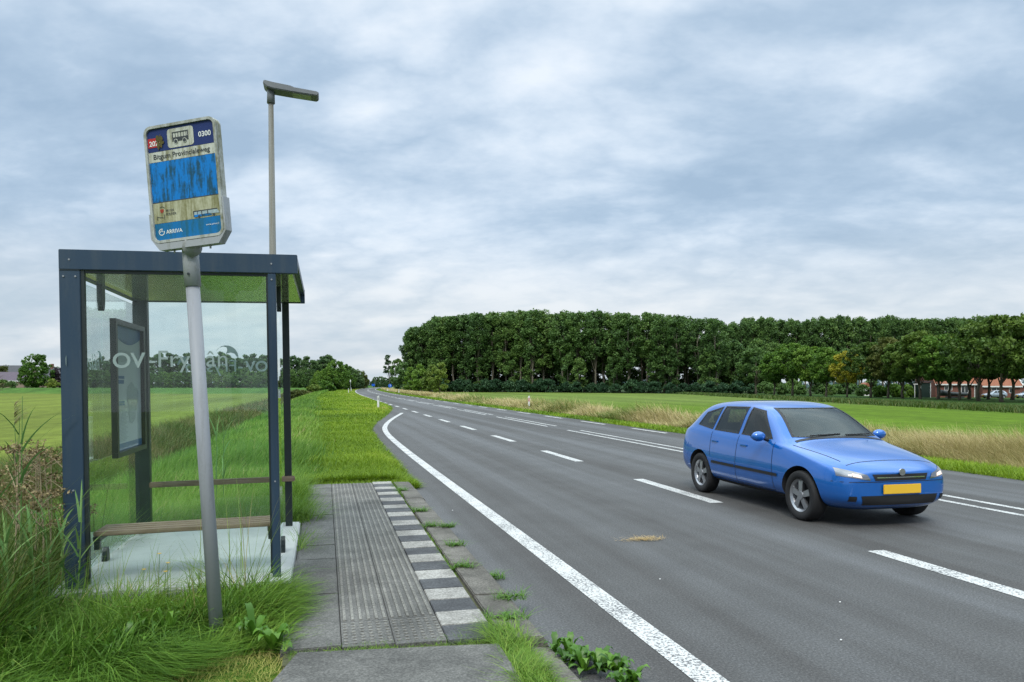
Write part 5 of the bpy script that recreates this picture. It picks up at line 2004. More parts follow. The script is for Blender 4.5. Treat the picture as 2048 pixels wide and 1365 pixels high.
def build_buildings():
    face = -TH                                 # front walls turned to the road side
    # brick farm house behind the trees on the right
    d = 152
    p = at(1910, d, -0.8)
    r, rf = gable_house('brick_house', p, face - 0.06, 11.5, 8, 2.9, 7.0, M['brick'], M['orange_tile'], 'red brick farmhouse with orange tiled roof behind the farm trees')
    y = -4.0
    window(r, -4.1, y - 0.003, 1.4, 1.5, 0.9)
    window(r, -0.9, y - 0.003, 0.9, 1.4, 1.5)
    m = MB().box(1.6, 1.75, y - 0.08, y, 0, 2.3).box(4.2, 4.35, y - 0.08, y, 0, 2.3).box(1.6, 4.35, y - 0.08, y, 2.302, 2.45)
    dr = m.build('garage_door', M['offwhite'], r)
    MB().box(1.752, 4.198, y - 0.03, y - 0.004, 0, 2.3).build('opening', M['case'], dr)  # solid dark panel, its colour stands for the shade inside the garage
    MB().box(-5.55, -5.1, y - 0.05, y, 0, 2.3).build('door', M['case'], r)
    MB().box(-1.0, -0.4, -0.3, 0.3, 6.6, 8.0).build('chimney', M['brick'], rf)
    # lower wing on the right
    p2 = at(1985, 149, -0.8)
    r2, _ = gable_house('brick_outbuilding', p2, face - 0.06, 7.0, 6, 2.5, 5.6, M['brick'], M['orange_tile'], 'low brick wing with white french doors right of the farmhouse', 'outbuilding')
    window(r2, -1.9, -3.003, 0.1, 1.9, 2.0)
    window(r2, 1.4, -3.003, 0.9, 1.0, 0.9)
    MB().prism([(-3.25, 2.3), (0, 5.75), (0, 5.95), (-3.45, 2.4)], lambda a, b, t: (t, a, b), 3.76, 3.86).build('barge_board', M['offwhite'], r2)
    # flat carport
    p3 = at(2030, 147, -0.8)
    r3 = empty('flat_roofed_shed', p3, face)
    tag(r3, 'flat roofed brick shed with white fascia at the far right', 'shed')
    MB().box(-2.6, 2.6, 0.2, 4, -0.3, 2.35).build('wall', M['brick'], r3)
    MB().box(-2.9, 2.9, -0.3, 4.2, 2.352, 2.8).build('fascia', M['offwhite'], r3)
    MB().box(-2.0, 0.6, 0.14, 0.198, 0, 2.1).build('opening', M['case'], r3)  # closed dark panel painted as the shaded inside of the shed
    # dark green boarded shed with white corner posts
    p4 = at(1851, 146, -0.8)
    r4 = empty('boarded_shed', p4, face)
    tag(r4, 'dark green boarded shed with white corner posts left of the brick house', 'shed')
    MB().box(-0.9, 0.9, 0, 4, -0.3, 2.9).build('wall', M['darkgreen'], r4)
    for x in (-1.05, 0.9):
        MB().box(x, x + 0.15, -0.05, 0.1, -0.3, 3.0).build('corner_post', M['offwhite'], r4)
    MB().box(-1.2, 1.2, -0.25, 4.2, 3.002, 3.15).build('roof', M['slate'], r4)
    p5 = at(1835, 146, -0.8)
    r5 = empty('garden_arch', p5, face)
    tag(r5, 'slim white garden arch left of the green boarded shed', 'garden arch')
    for x in (-0.6, 0.5):
        MB().box(x, x + 0.11, -0.05, 0.06, -0.3, 2.55).build('post', M['offwhite'], r5)
    MB().box(-0.8, 0.8, -0.08, 0.09, 2.552, 2.7).build('lintel', M['offwhite'], r5)
    # boat under a dark cover
    p6 = at(1909, 143, -0.8)
    r6 = empty('covered_boat', p6, face + 0.05)
    tag(r6, 'long boat under a dark cover on the lawn before the brick house', 'boat')
    vs, fs = [], []
    n = 10
    for i in range(9):
        f = i / 8
        w = 0.95 * math.sin(math.pi * min(1, 0.12 + 0.75 * f)) ** 0.6
        h = 0.95 + 0.55 * (1 - f) ** 3
        x = -2.7 + 5.0 * f
        for k in range(n):
            a = 2 * math.pi * k / n
            vs.append((x, w * math.cos(a), 0.45 + (h - 0.45) * 0.5 + (h - 0.2) * 0.5 * math.sin(a)))
    for i in range(8):
        for k in range(n):
            fs.append((i * n + k, i * n + (k + 1) % n, (i + 1) * n + (k + 1) % n, (i + 1) * n + k))
    fs += [tuple(range(n)), tuple(8 * n + k for k in range(n))]
    MB().add(vs, fs).build('hull', M['tarp'], r6, True)
    MB().box(-1.8, 1.9, -0.06, 0.06, 0.0, 0.30).box(0.5, 0.62, -0.7, 0.7, 0.0, 0.28).build('trailer', M['galv'], r6)
    # parked cars
    sw = {M['car_blue']: M['car_silver']}
    c1 = copy_tree(car, None, sw)
    c1.location = at(1966, 140, -0.8)
    c1.rotation_euler = (0, 0, R(-105))
    tag(c1, 'silver-blue car parked on the grass before the brick wing', 'car')
    c2 = copy_tree(car, None, sw)
    c2.location = at(2034, 139, -0.8)
    c2.rotation_euler = (0, 0, R(-100))
    tag(c2, 'grey-blue car parked by the flat roofed shed', 'car')
    # white gate post by the bushes
    r7 = empty('garden_shed', at(1734, 170, -0.8), face)
    tag(r7, 'tiny white garden shed with red roof glimpsed between farm tree trunks', 'shed')
    MB().box(-0.9, 0.9, 0, 2, -0.2, 2.1).build('wall', M['offwhite'], r7)
    MB().prism([(-1.1, 2.102), (1.1, 2.102), (0, 3.0)], lambda a, b, t: (a, t, b), -0.2, 2.2).build('roof', M['orange_tile'], r7)
    # left: purple roofed house
    p = at(18, 275)
    r, rf = gable_house('tiled_house', p, -TH + 0.04, 16, 9, 2.6, 5.6, M['palebrick'], M['purple_tile'], 'low house with purple tiled roof at the far left beyond the field')
    window(r, 3.6, -4.503, 0.7, 1.6, 1.3)
    window(r, -2.4, -4.503, 0.7, 1.6, 1.3)
    p = at(20, 310)
    r, rf = gable_house('slate_roofed_barn', p, -TH, 19, 9, 4.5, 8.9, M['palebrick'], M['slate'], 'larger dark slate roof rising behind the purple roofed house', 'barn', False)
    p = at(110, 300)
    r, rf = gable_house('far_chimney_house', p, -TH, 9, 8, 3.5, 7.8, M['palebrick'], M['slate'], 'house with a stubby chimney behind the purple tree', 'house', False)
    MB().box(-1.6, -0.7, -0.5, 0.5, 7.3, 9.4).build('chimney', M['brick'], rf)
    # white bungalow glimpsed through the shelter glass
    p = at(474, 266)
    r, rf = gable_house('white_bungalow', p, -TH, 9, 7, 2.3, 4.4, M['brick'], M['tarp'], 'low bungalow with white trim among the trees, seen through the shelter glass')
    window(r, -2.8, -3.503, 0.6, 1.4, 1.4)
    window(r, 1.2, -3.503, 0.5, 1.8, 1.6)
    MB().box(-1.1, 0.6, -3.75, -2.7, 3.05, 3.9).build('dormer', M['offwhite'], rf)
    # telecom mast
    p = at(657.5, 420, 0)
    r = empty('telecom_mast', p)
    tag(r, 'thin grey telecom mast above the trees at the left of the road', 'mast')
    mb = MB()
    Hm = 18.6
    for a in (0, 2.094, 4.188):
        mb.tube([(0.7 * math.cos(a), 0.7 * math.sin(a), -0.5), (0.5 * math.cos(a), 0.5 * math.sin(a), Hm)], 0.09, 5)
    for k in range(16):
        z = 1.1 * k + 0.5
        for a in (0, 2.094, 4.188):
            mb.tube([(0.62 * math.cos(a), 0.62 * math.sin(a), z), (0.6 * math.cos(a + 2.094), 0.6 * math.sin(a + 2.094), z + 1.0)], 0.05, 4)
    mb.build('lattice', M['galv'], r)
    mb = MB()
    for a in (0.3, 2.394, 4.488):
        for z in (14.9, 17.0):
            mb.box(0.8 * math.cos(a) - 0.2, 0.8 * math.cos(a) + 0.2, 0.8 * math.sin(a) - 0.2, 0.8 * math.sin(a) + 0.2, z, z + 1.6)
    mb.build('antenna', M['offwhite'], r)


build_buildings()


# ------------------------------------------------------------------ roadside posts and signs
def delineator(p, rz, label, red=False, h=0.92, sc=1.0):
    r = empty('roadside_post', p, rz)
    tag(r, label, 'delineator post', 'white roadside posts')
    mb = MB().prism([(-0.062, -0.2), (0.062, -0.2), (0.062, h), (-0.062, h - 0.05)], lambda a, b, t: (a, t, b), -0.045, 0.045)
    mb.build('post', M['white'], r, False, 0.006)
    if red:
        MB().box(-0.030, 0.030, -0.052, -0.046, h - 0.40, h - 0.16).build('reflector', M['led_red'], r)
        MB().box(-0.0645, 0.0645, -0.0475, 0.0475, 0.16, 0.26).build('dark_band', M['lamp_head'], r)
    else:
        MB().box(-0.025, 0.025, -0.052, -0.046, h - 0.30, h - 0.12).build('reflector', M['lamp_head'], r)
    r.scale = (sc, sc, sc)
    return r


def build_posts():
    delineator(at(756.5, 52, 0.03), -0.25, 'white post on the lawn at the end of the bus bay', False, 0.88, 1.05)
    delineator(at(1058, 56, -0.15), -0.3, 'white post with red reflector before the dry grass on the right', True, 0.95, 1.1)
    delineator(at(697, 150, 0.0), 0, 'distant white post on the left verge where the road bends', False, 0.95, 1.05)
    delineator(at(702.5, 190, 0.0), 0, 'farther of two white posts on the left verge, by the thin sign pole', False, 0.95, 1.0)
    delineator(at(797.5, 150, -0.1), 0, 'distant white post on the right verge, nearer one of the pair', False, 0.95, 1.05)
    delineator(at(784, 205, -0.1), 0, 'distant white post on the right verge, farther one of the pair', False, 0.95, 1.1)
    # thin sign pole on the left
    p = at(701, 185, 0)
    r = empty('sign_pole', p)
    tag(r, 'thin grey pole with a small pale sign on the left verge far off', 'sign')
    MB().tube([(0, 0, -0.2), (0, 0, 2.9)], 0.05, 8).build('pole', M['galv'], r)
    MB().box(-0.12, 0.12, -0.07, -0.051, 2.35, 2.95).build('sign_plate', M['white'], r, False, 0.004)
    # round blue sign on the right
    p = at(780, 200, -0.1)
    r = empty('round_traffic_sign', p)
    tag(r, 'round blue traffic sign on the right side of the distant road', 'traffic sign')
    MB().tube([(0, 0, -0.2), (0, 0, 1.9)], 0.045, 8).build('pole', M['galv'], r)
    MB().tube([(0, -0.06, 1.55), (0, -0.085, 1.55)], 0.48, 26).build('sign_disc', M['signblue'], r)
    MB().prism([(-0.06, 1.32), (0.0, 1.32), (0.12, 1.62), (0.20, 1.58), (0.16, 1.82), (-0.06, 1.74), (0.03, 1.68)], lambda a, b, t: (a, t, b), -0.092, -0.086).build('arrow', M['white'], r)
    p = at(775.5, 196, -0.1)
    r = empty('low_traffic_sign', p)
    tag(r, 'small pale low sign beside the round blue sign', 'traffic sign')
    MB().box(-0.2, 0.2, -0.03, 0.0, 0.25, 0.62).build('sign_plate', M['white'], r, False, 0.004)
    MB().tube([(0, 0.03, -0.2), (0, 0.03, 0.6)], 0.03, 6).build('pole', M['galv'], r)
    p = at(746.5, 330, 0)
    r = empty('direction_sign', p)
    tag(r, 'blue rectangular direction sign at the far end of the road', 'traffic sign')
    MB().box(-0.65, 0.65, -0.03, 0.0, 1.1, 2.1).build('sign_plate', M['signblue'], r, False, 0.004)
    for x in (-0.5, 0.5):
        MB().tube([(x, 0.04, -0.3), (x, 0.04, 2.1)], 0.05, 6).build('pole', M['galv'], r)


build_posts()


# ------------------------------------------------------------------ grass
def inv_s(n, s0, s1):
    u = rng.uniform(1 / s1, 1 / s0, n)
    return 1 / u


def field_blades(n, s0, s1, xlo, xhi, h, w_px, tint_fn, lean=(0.1, 0.5), curl=(0.1, 0.6), wmin=0.004, yaw=None, keep=None, hmul=None, segs=3, road=True):
    s = inv_s(n, s0, s1)
    lo = xlo(s) if callable(xlo) else xlo
    hi = xhi(s) if callable(xhi) else xhi
    X = lo + (hi - lo) * rng.uniform(0, 1, n)
    if road:
        X = X + road_off(s)
    if keep is not None:
        k = keep(X, s)
        X, s = X[k], s[k]
    n = len(X)
    z = height(X, s) - 0.01
    H = rng.uniform(h[0], h[1], n)
    if hmul is not None:
        H = H * hmul(X, s)
    d = s * CT + X * ST
    W = np.maximum(wmin * rng.uniform(0.7, 1.5, n), np.maximum(d, 1) / 750 * w_px)
    yw = rng.uniform(0, 2 * np.pi, n) if yaw is None else rng.normal(yaw, 0.9, n)
    return blades_arrays(np.stack([X, s, z], 1), H, W, yw, rng.uniform(*lean, n), rng.uniform(*curl, n), np.clip(tint_fn(X, s, n), 0, 1), segs)


def build_grass():
    U = rng.uniform
    WIND = 0.35
    # mown lawn between the tall verge and the bus bay
    lawn_t = lambda X, s, n: 0.20 + 0.42 * nz(X, s, 0.55, 1) + 0.22 * U(-1, 1, n) + 0.10 * (nz(X, s, 2.2, 2) - 0.5) + 0.06 * np.clip(X - road_off(s), -1.5, 4) + (U(0, 1, n) > 0.97) * 0.3
    le = lambda s: left_edge(s) + 0.02 + 0.05 * np.sin(s * 3.1) + 0.04 * np.sin(s * 7.3)
    edge_l = lambda s: np.interp(s, [10, 12, 20, 40, 80, 400], [-0.5, -0.55, -0.5, -0.9, -1.1, -1.5])
    parts = [field_blades(150000, 12.35, 90, edge_l, le, (0.05, 0.13), 0.85, lawn_t, (0.1, 0.7), (0.1, 0.7), 0.005, hmul=lambda X, s: 0.8 + 0.8 * nz(X, s, 1.4, 9)),
             field_blades(16000, 90, 330, edge_l, le, (0.10, 0.2), 0.9, lawn_t, (0.1, 0.7), (0.1, 0.7))]
    # ragged fringe along the platform end and the bay kerb
    parts.append(field_blades(9000, 12.25, 12.9, -0.35, 1.42, (0.10, 0.24), 0.8, lambda X, s, n: 0.2 + 0.5 * U(0, 1, n), (0.2, 0.9), (0.2, 0.8), 0.005))
    parts.append(field_blades(14000, 12.3, 60, lambda s: left_edge(s) - 0.16, lambda s: left_edge(s) + 0.06, (0.07, 0.18), 0.9, lambda X, s, n: 0.1 + 0.55 * U(0, 1, n), (0.2, 0.9), (0.2, 0.8), 0.005))
    grass_obj('lawn_grass', parts, M['g_lawn'], 'bright mown grass on the verge between the stop and the road')
    # tall rank grass on the verge and down to the ditch
    tall_t = lambda X, s, n: 0.22 + 0.42 * nz(X, s, 0.8, 3) + 0.2 * U(-1, 1, n) + (U(0, 1, n) > 0.965) * 0.5
    no_slab = lambda X, s: ~((X > -2.0) & (X < -0.24) & (s > 5.95) & (s < 8.6)) & ~((X > -0.30) & (s < 12.3))
    parts = [field_blades(135000, 7.5, 80, -4.8, lambda s: edge_l(s) + 0.35 * rng.normal(size=len(s)) * (s > 13), (0.30, 0.62), 0.85, tall_t, (0.05, 0.45), (0.1, 0.6), 0.006, WIND, no_slab, lambda X, s: np.interp(X - road_off(s), [-5, -3, -1, 0], [1.15, 1.0, 0.75, 0.45]) * (0.65 + 0.6 * nz(X, s, 1.1, 5))),
             field_blades(12000, 80, 250, -4.8, edge_l, (0.35, 0.7), 0.9, tall_t, (0.05, 0.45), (0.1, 0.6))]
    grass_obj('tall_grass', parts, M['g_tall'], 'tall dark green grass on the bank behind the shelter')
    # long lush grass round the sign pole and in front of the slab
    P = []

    def near(n, x0, x1, s0, s1, h, tint, lean, curl, w=0.006, keep=None, yaw=None, hm=None):
        X = U(x0, x1, n)
        s = U(s0, s1, n)
        k = np.ones(n, bool) if keep is None else keep(X, s)
        X, s = X[k], s[k]
        n = len(X)
        z = height(X, s) - 0.01
        H = U(h[0], h[1], n) * (0.7 + 0.6 * nz(X, s, 3.0, 21))
        if hm is not None:
            H = H * hm(X, s)
        flow = 9.0 * nz(X, s, 2.3, 77) + 2.0 * nz(X, s, 6.0, 78)
        yw = flow + rng.normal(0, 1.15, n) if yaw is None else rng.normal(yaw, 0.6, n) + 1.2 * (nz(X, s, 3.0, 79) - 0.5)
        H = H * (0.72 + 0.65 * nz(X, s, 5.5, 80))
        return blades_arrays(np.stack([X, s, z], 1), H, w * U(0.55, 1.5, n), yw, U(*lean, n), U(*curl, n), np.clip(tint(X, s, n), 0, 1), 4)

    lush = lambda X, s, n: 0.20 + 0.42 * nz(X, s, 2.6, 31) + 0.2 * U(-1, 1, n) + (U(0, 1, n) > 0.95) * 0.5
    # boundary to the mown strip at the bottom of the view
    bnd = lambda X: np.interp(X, [-3.2, -1.7, -1.15, -0.75, -0.3], [3.3, 4.15, 4.55, 4.82, 4.86])
    P.append(near(40000, -4.2, -0.34, 3.0, 5.98, (0.15, 0.36), lush, (0.1, 0.8), (0.2, 1.0), 0.0098, lambda X, s: s > bnd(X) + 0.05 * np.sin(X * 17), None, lambda X, s: np.interp(s, [4.3, 5.0, 5.6, 5.98], [0.75, 0.85, 1.0, 1.25]) * np.interp(X, [-2.2, -1.2, -0.6], [1.25, 1.1, 0.95]) * (1 - 0.55 * np.exp(-((X + 0.66) ** 2 / 0.07 + (s - 4.98) ** 2 / 0.05))) * np.interp(X, [-0.6, -0.34], [1.0, 0.6])))
    # combed-over sweep at its near edge
    P.append(near(6500, -2.2, -0.95, 4.1, 5.0, (0.26, 0.42), lambda X, s, n: 0.12 + 0.5 * U(0, 1, n), (0.5, 0.95), (0.6, 1.0), 0.0085, lambda X, s: (s > bnd(X)) & (s < bnd(X) + 0.45), -0.5))
    # by the right hand post, spilling over the tiles
    P.append(near(5200, -0.75, -0.25, 4.75, 6.6, (0.10, 0.27), lambda X, s, n: 0.35 + 0.45 * U(0, 1, n), (0.2, 0.8), (0.3, 1.0), 0.0085, lambda X, s: ~((X < -0.262) & (s > 5.98)), 0.2))
    P.append(near(2600, -0.26, -0.12, 6.5, 12.2, (0.12, 0.36), lambda X, s, n: 0.3 + 0.5 * U(0, 1, n), (0.1, 0.7), (0.2, 0.9), 0.006, lambda X, s: nz(X * 0, s, 3.3, 8) > 0.42))
    P.append(near(6000, -0.62, -0.30, 8.55, 12.4, (0.12, 0.32), lambda X, s, n: 0.3 + 0.5 * U(0, 1, n), (0.1, 0.7), (0.2, 0.9), 0.007))
    # left of the shelter
    P.append(near(24000, -4.8, -1.95, 4.6, 9.0, (0.28, 0.62), lush, (0.05, 0.5), (0.2, 0.9), 0.0100))
    # single stalks against the slab
    P.append(near(150, -1.7, -0.5, 5.75, 5.97, (0.45, 0.75), lambda X, s, n: U(0.6, 1, n), (0.02, 0.25), (0.05, 0.35), 0.005))
    Q = [near(7000, -4.6, -2.0, 4.7, 7.5, (0.55, 1.05), lambda X, s, n: 0.05 + 0.6 * U(0, 1, n), (0.05, 0.4), (0.1, 0.7), 0.009)]
    grass_obj('rough_grass', Q, M['g_ditch'], 'brownish rough growth at the far left beside the shelter')
    grass_obj('long_grass', P, M['g_tall'], 'long lush uncut grass round the sign pole and shelter')
    # dry pale mown strip in the bottom corner
    P = [near(30000, -3.0, -0.22, 2.9, 4.92, (0.03, 0.09), lambda X, s, n: 0.25 + 0.55 * nz(X, s, 4, 44) + 0.2 * U(-1, 1, n), (0.2, 0.9), (0.2, 0.9), 0.004, lambda X, s: s < bnd(X) + 0.08)]
    grass_obj('dry_lawn_grass', P, M['g_pale'], 'short pale dried grass at the near corner of the path')
    # brownish ditch growth
    parts = [field_blades(52000, 9, 120, -6.9, -5.0, (0.45, 1.0), 0.9, lambda X, s, n: 0.35 + 0.4 * nz(X, s, 0.9, 6) + 0.25 * U(-1, 1, n), (0.05, 0.4), (0.1, 0.6), 0.008),
             field_blades(9000, 120, 260, -7.2, -4.6, (0.6, 1.2), 0.9, lambda X, s, n: U(0.2, 0.9, n), (0.05, 0.4), (0.1, 0.6))]
    grass_obj('ditch_grass', parts, M['g_ditch'], 'brown and green rough growth along the left ditch')
    # right verge, green strip beside the asphalt
    parts = [field_blades(70000, 6, 90, RIGHT_EDGE - 0.04, 14.9, (0.10, 0.24), 0.85, lambda X, s, n: 0.2 + 0.45 * nz(X, s, 0.8, 12) + 0.2 * U(-1, 1, n), (0.1, 0.7), (0.1, 0.7), 0.006),
             field_blades(9000, 90, 300, RIGHT_EDGE - 0.04, 14.6, (0.15, 0.3), 0.9, lambda X, s, n: 0.2 + 0.5 * U(0, 1, n), (0.1, 0.7), (0.1, 0.7))]
    grass_obj('verge_grass', parts, M['g_lawn'], 'green grass strip along the far side of the road')
    # dry plumed grass on the slope behind it
    dry_t = lambda X, s, n: 0.08 + 0.62 * nz(X, s, 0.5, 14) + 0.3 * U(-1, 1, n)
    parts = [field_blades(130000, 7, 110, 14.0, 18.0, (0.75, 1.42), 0.75, dry_t, (0.1, 0.5), (0.2, 0.8), 0.004, 2.6, None, lambda X, s: (0.5 + 0.65 * nz(X, s, 0.7, 15)) * np.interp(X - road_off(s), [14.0, 15.2, 17.0, 18.0], [0.42, 0.95, 1.0, 0.8])),
             field_blades(26000, 110, 300, 14.0, 17.0, (0.6, 1.1), 0.8, lambda X, s, n: 0.35 + 0.5 * U(0, 1, n), (0.1, 0.5), (0.2, 0.8))]
    grass_obj('dry_grass', parts, M['g_dry'], 'tall straw coloured plumed grass on the right roadside slope')
    # rank fringe below the farm trees, blade tint darkened with painted tree shade
    n = 26000
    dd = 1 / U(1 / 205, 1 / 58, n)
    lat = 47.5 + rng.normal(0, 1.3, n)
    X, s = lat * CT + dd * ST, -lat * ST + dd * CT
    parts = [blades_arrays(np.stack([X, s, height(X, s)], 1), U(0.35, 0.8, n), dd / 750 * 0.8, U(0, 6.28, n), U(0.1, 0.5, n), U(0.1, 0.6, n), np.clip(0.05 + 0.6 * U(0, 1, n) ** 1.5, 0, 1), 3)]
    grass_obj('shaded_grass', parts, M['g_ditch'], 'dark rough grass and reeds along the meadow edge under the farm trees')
    # joint weeds along the tiles
    P = [near(2600, -0.24, 1.02, 4.50, 4.65, (0.03, 0.085), lambda X, s, n: 0.3 + 0.5 * U(0, 1, n), (0.2, 0.9), (0.3, 1.0), 0.004),
         near(5200, 1.045, 1.12, 4.5, 12.2, (0.02, 0.085), lambda X, s, n: 0.3 + 0.5 * U(0, 1, n), (0.2, 0.9), (0.3, 1.0), 0.006, lambda X, s: nz(X * 0, s, 2.4, 23) > 0.40),
         near(6500, 1.00, 1.20, 2.8, 4.75, (0.04, 0.17), lambda X, s, n: 0.35 + 0.5 * U(0, 1, n), (0.2, 0.9), (0.3, 1.0), 0.005)]
    for p in P:
        p[0][:, 2] = np.maximum(p[0][:, 2], p[0][:, 2] + 0.10)
    grass_obj('joint_grass', P, M['g_tall'], 'small grass growing in the open joints of tiles and kerb')


build_grass()


# ------------------------------------------------------------------ single plants
def leafy_parts(n, r, h, w, tint=(0.3, 1.0), rise=(0.2, 0.9), lobed=True):
    """rosette of broad toothed leaves"""
    parts = []
    for k in range(n):
        a = 2 * math.pi * k / n + random.uniform(-0.4, 0.4)
        L = r * random.uniform(0.7, 1.1)
        up = random.uniform(*rise)
        ww = w * random.uniform(0.8, 1.2)
        m = 7
        co = []
        ca, sa = math.cos(a), math.sin(a)
        for i in range(m + 1):
            t = i / m
            hr = L * t * (1 - 0.15 * t)
            z = h * up * math.sin(t * math.pi * 0.62) - 0.25 * h * t * t
            wd = ww * (math.sin(math.pi * min(1, 0.12 + t * 0.88)) ** 0.8) * (1 + (0.35 if (i % 2 and lobed) else -0.08)) * 0.5
            for sgn, lift in ((-1, 0.25), (0, 0.0), (1, 0.25)):
                co.append((hr * ca - sgn * wd * sa, hr * sa + sgn * wd * ca, z + abs(sgn) * wd * lift + 0.01))
        lo, st = [], []
        for i in range(m):
            for j in range(2):
                st.append(len(lo))
                lo += [i * 3 + j, i * 3 + j + 1, (i + 1) * 3 + j + 1, (i + 1) * 3 + j]
        t_ = np.full(len(co), random.uniform(*tint))
        parts.append((np.array(co), np.array(lo), np.array(st), t_))
    return parts


def plant_obj(name, parts, mat, p, label, cat, group=None):
    r = empty(name, p)
    tag(r, label, cat, group)
    co, lo, st, ti = merge_arrays(parts)
    link('leaves', raw_mesh('leaves', co, lo, st, ti), mat, r)
    return r


def build_plants():
    U = rng.uniform
    # leafy dandelion clump in the kerb at the bottom
    for (x, s, rr, hh, n, lab) in ((1.45, 4.42, 0.13, 0.13, 40, 'low ragged green weed in the cracked kerb, upper end of the patch'),
                                   (1.53, 4.20, 0.17, 0.15, 60, 'low ragged green weed in the cracked kerb, middle of the patch'),
                                   (1.64, 3.98, 0.17, 0.14, 60, 'low ragged green weed at the bottom edge, lower end of the patch')):
        pa = []
        for q in range(6):
            ox, oy = random.uniform(-0.07, 0.07), random.uniform(-0.12, 0.12)
            for c_, l_, s_, t_ in leafy_parts(n // 6, rr * random.uniform(0.6, 1.0), hh * random.uniform(0.6, 1.1), 0.034, (0.0, 0.85), (0.1, 1.0)):
                c_[:, 0] += ox
                c_[:, 1] += oy
                pa.append((c_, l_, s_, t_))
        plant_obj('leafy_weed', pa, M['weed'], (x, s, 0.02), lab, 'weed', 'leafy weeds by the kerb')
    plant_obj('dock_plant', leafy_parts(9, 0.16, 0.16, 0.075, (0.4, 1.0), (0.4, 1.0), False), M['weed'], (-0.30, 4.72, 0.10), 'broad leaved dock plant at the corner of the tiled path', 'plant')
    plant_obj('dock_plant', leafy_parts(7, 0.13, 0.20, 0.055, (0.2, 0.7), (0.5, 1.2), False), M['weed'], (-0.42, 4.86, 0.12), 'darker dock plant in the long grass right of the sign pole', 'plant')
    for k in range(12):
        x, s = random.uniform(-2.0, -0.45), random.uniform(4.75, 5.7)
        if abs(x + 0.66) < 0.12:
            continue
        z = float(height(np.array([x]), np.array([s]))[0])
        plant_obj('leafy_weed', leafy_parts(7, random.uniform(0.10, 0.16), random.uniform(0.14, 0.22), 0.04, (0.2, 0.9), (0.7, 1.3), False), M['weed'], (x, s, z), 'low broad leaved weed half hidden in the long grass before the shelter', 'weed', 'broad leaved weeds in the long grass')
    spots = ((1.20, 4.95, 0.15, 'grass tuft with broad leaves at the tile corner, nearest on the kerb'),
             (1.34, 5.42, 0.12, 'wide grass tuft across the second kerb joint'),
             (1.42, 6.40, 0.10, 'pair of grass tufts on the kerb edge by the asphalt'),
             (1.16, 6.42, 0.10, 'grass tuft on the inner side of the third kerb joint'),
             (1.15, 9.40, 0.09, 'flat weed on the kerb inner edge between black and white tiles'),
             (1.33, 8.30, 0.08, 'small weed at the fourth kerb joint towards the road'),
             (1.15, 8.36, 0.07, 'small weed at the fourth kerb joint beside the tiles'),
             (1.24, 7.30, 0.09, 'sprawling brownish weed on top of a kerb stone'),
             (1.12, 11.3, 0.08, 'small weed by the far end of the tile pattern'))
    for x, s, r_, lab in spots:
        n = 130
        P = np.stack([U(-r_, r_, n) * 1.0, U(-r_, r_, n) * 0.5, np.zeros(n)], 1)
        pa = [blades_arrays(P, U(0.05, 0.13, n), U(0.004, 0.008, n), U(0, 6.28, n), U(0.2, 0.9, n), U(0.3, 1.0, n), U(0.3, 0.95, n), 3)]
        pa += leafy_parts(6, r_ * 0.75, 0.04, 0.03)
        plant_obj('kerb_weed', pa, M['weed'], (x, s, 0.105 if x < 1.36 else 0.004), lab, 'weed', 'weeds on the kerb')
    # stray stalks at the bottom edge
    # dead brown umbel plants left of the shelter
    k = 0
    for (px, d, h) in ((14, 5.3, 1.12), (40, 5.6, 1.22), (62, 5.9, 1.16), (84, 5.5, 1.20), (104, 6.1, 1.12), (118, 5.7, 1.15), (30, 6.3, 1.20), (75, 6.6, 1.18), (95, 6.8, 1.1)):
        p = at(px, d)
        r = empty('dead_umbel_plant', p)
        lab = ['leftmost', 'second', 'third', 'fourth', 'fifth', 'sixth', 'seventh', 'eighth', 'ninth'][k]
        tag(r, 'dead brown umbel plant with dry seed heads left of the shelter post', 'plant', 'dead umbel plants left of the shelter')
        mb = MB()
        tip = Vector((random.uniform(-0.06, 0.06), random.uniform(-0.06, 0.06), h - p.z))
        mb.tube([(0, 0, 0), tip * 0.5 + Vector((0.02, 0, 0)), tip], [0.008, 0.006, 0.004], 5)
        heads = [tip]
        for q in range(7):
            f = random.uniform(0.55, 0.95)
            b = tip * f
            a = random.uniform(0, 6.28)
            e = b + Vector((math.cos(a) * random.uniform(0.08, 0.2), math.sin(a) * random.uniform(0.08, 0.2), random.uniform(0.03, 0.16)))
            mb.tube([b, b.lerp(e, 0.5) + Vector((0, 0, 0.015)), e], [0.004, 0.003, 0.002], 4)
            heads.append(e)
        st = mb.build('stem', M['umbel_stem'], r)
        for e in heads:
            n = 46
            a = U(0, 6.28, n)
            q = np.sqrt(U(0, 1, n)) * 0.075
            C = np.stack([e.x + q * np.cos(a), e.y + q * np.sin(a), e.z + U(-0.02, 0.03, n)], 1)
            co, lo, stt, ti = leaf_quads(C, np.full(len(C), 0.011), U(0, 1, len(C)))
            link('seed_head', raw_mesh('seed_head', co, lo, stt, ti), M['umbel'], r)
        k += 1
    # reeds
    def reed(p, h, label, lean=(0.0, 0.0), plume=False, nl=8):
        r = empty('reed', p)
        tag(r, label, 'reed', 'reeds round the shelter')
        tip = Vector((lean[0] * h, lean[1] * h, h))
        mb = MB().tube([(0, 0, -0.1), tip * 0.5 + Vector((0.01, 0, 0)), tip], [0.006, 0.005, 0.002], 5)
        mb.build('stalk', M['reed_stalk'], r)
        f = U(0.3, 0.97, nl)
        P = np.stack([tip.x * f, tip.y * f, tip.z * f], 1)
        pa = [blades_arrays(P, U(0.28, 0.48, nl) * min(1, h / 1.4), U(0.014, 0.026, nl), U(0, 6.28, nl), U(0.25, 0.6, nl), U(0.1, 0.7, nl), U(0.2, 0.9, nl), 5)]
        co, lo, st, ti = merge_arrays(pa)
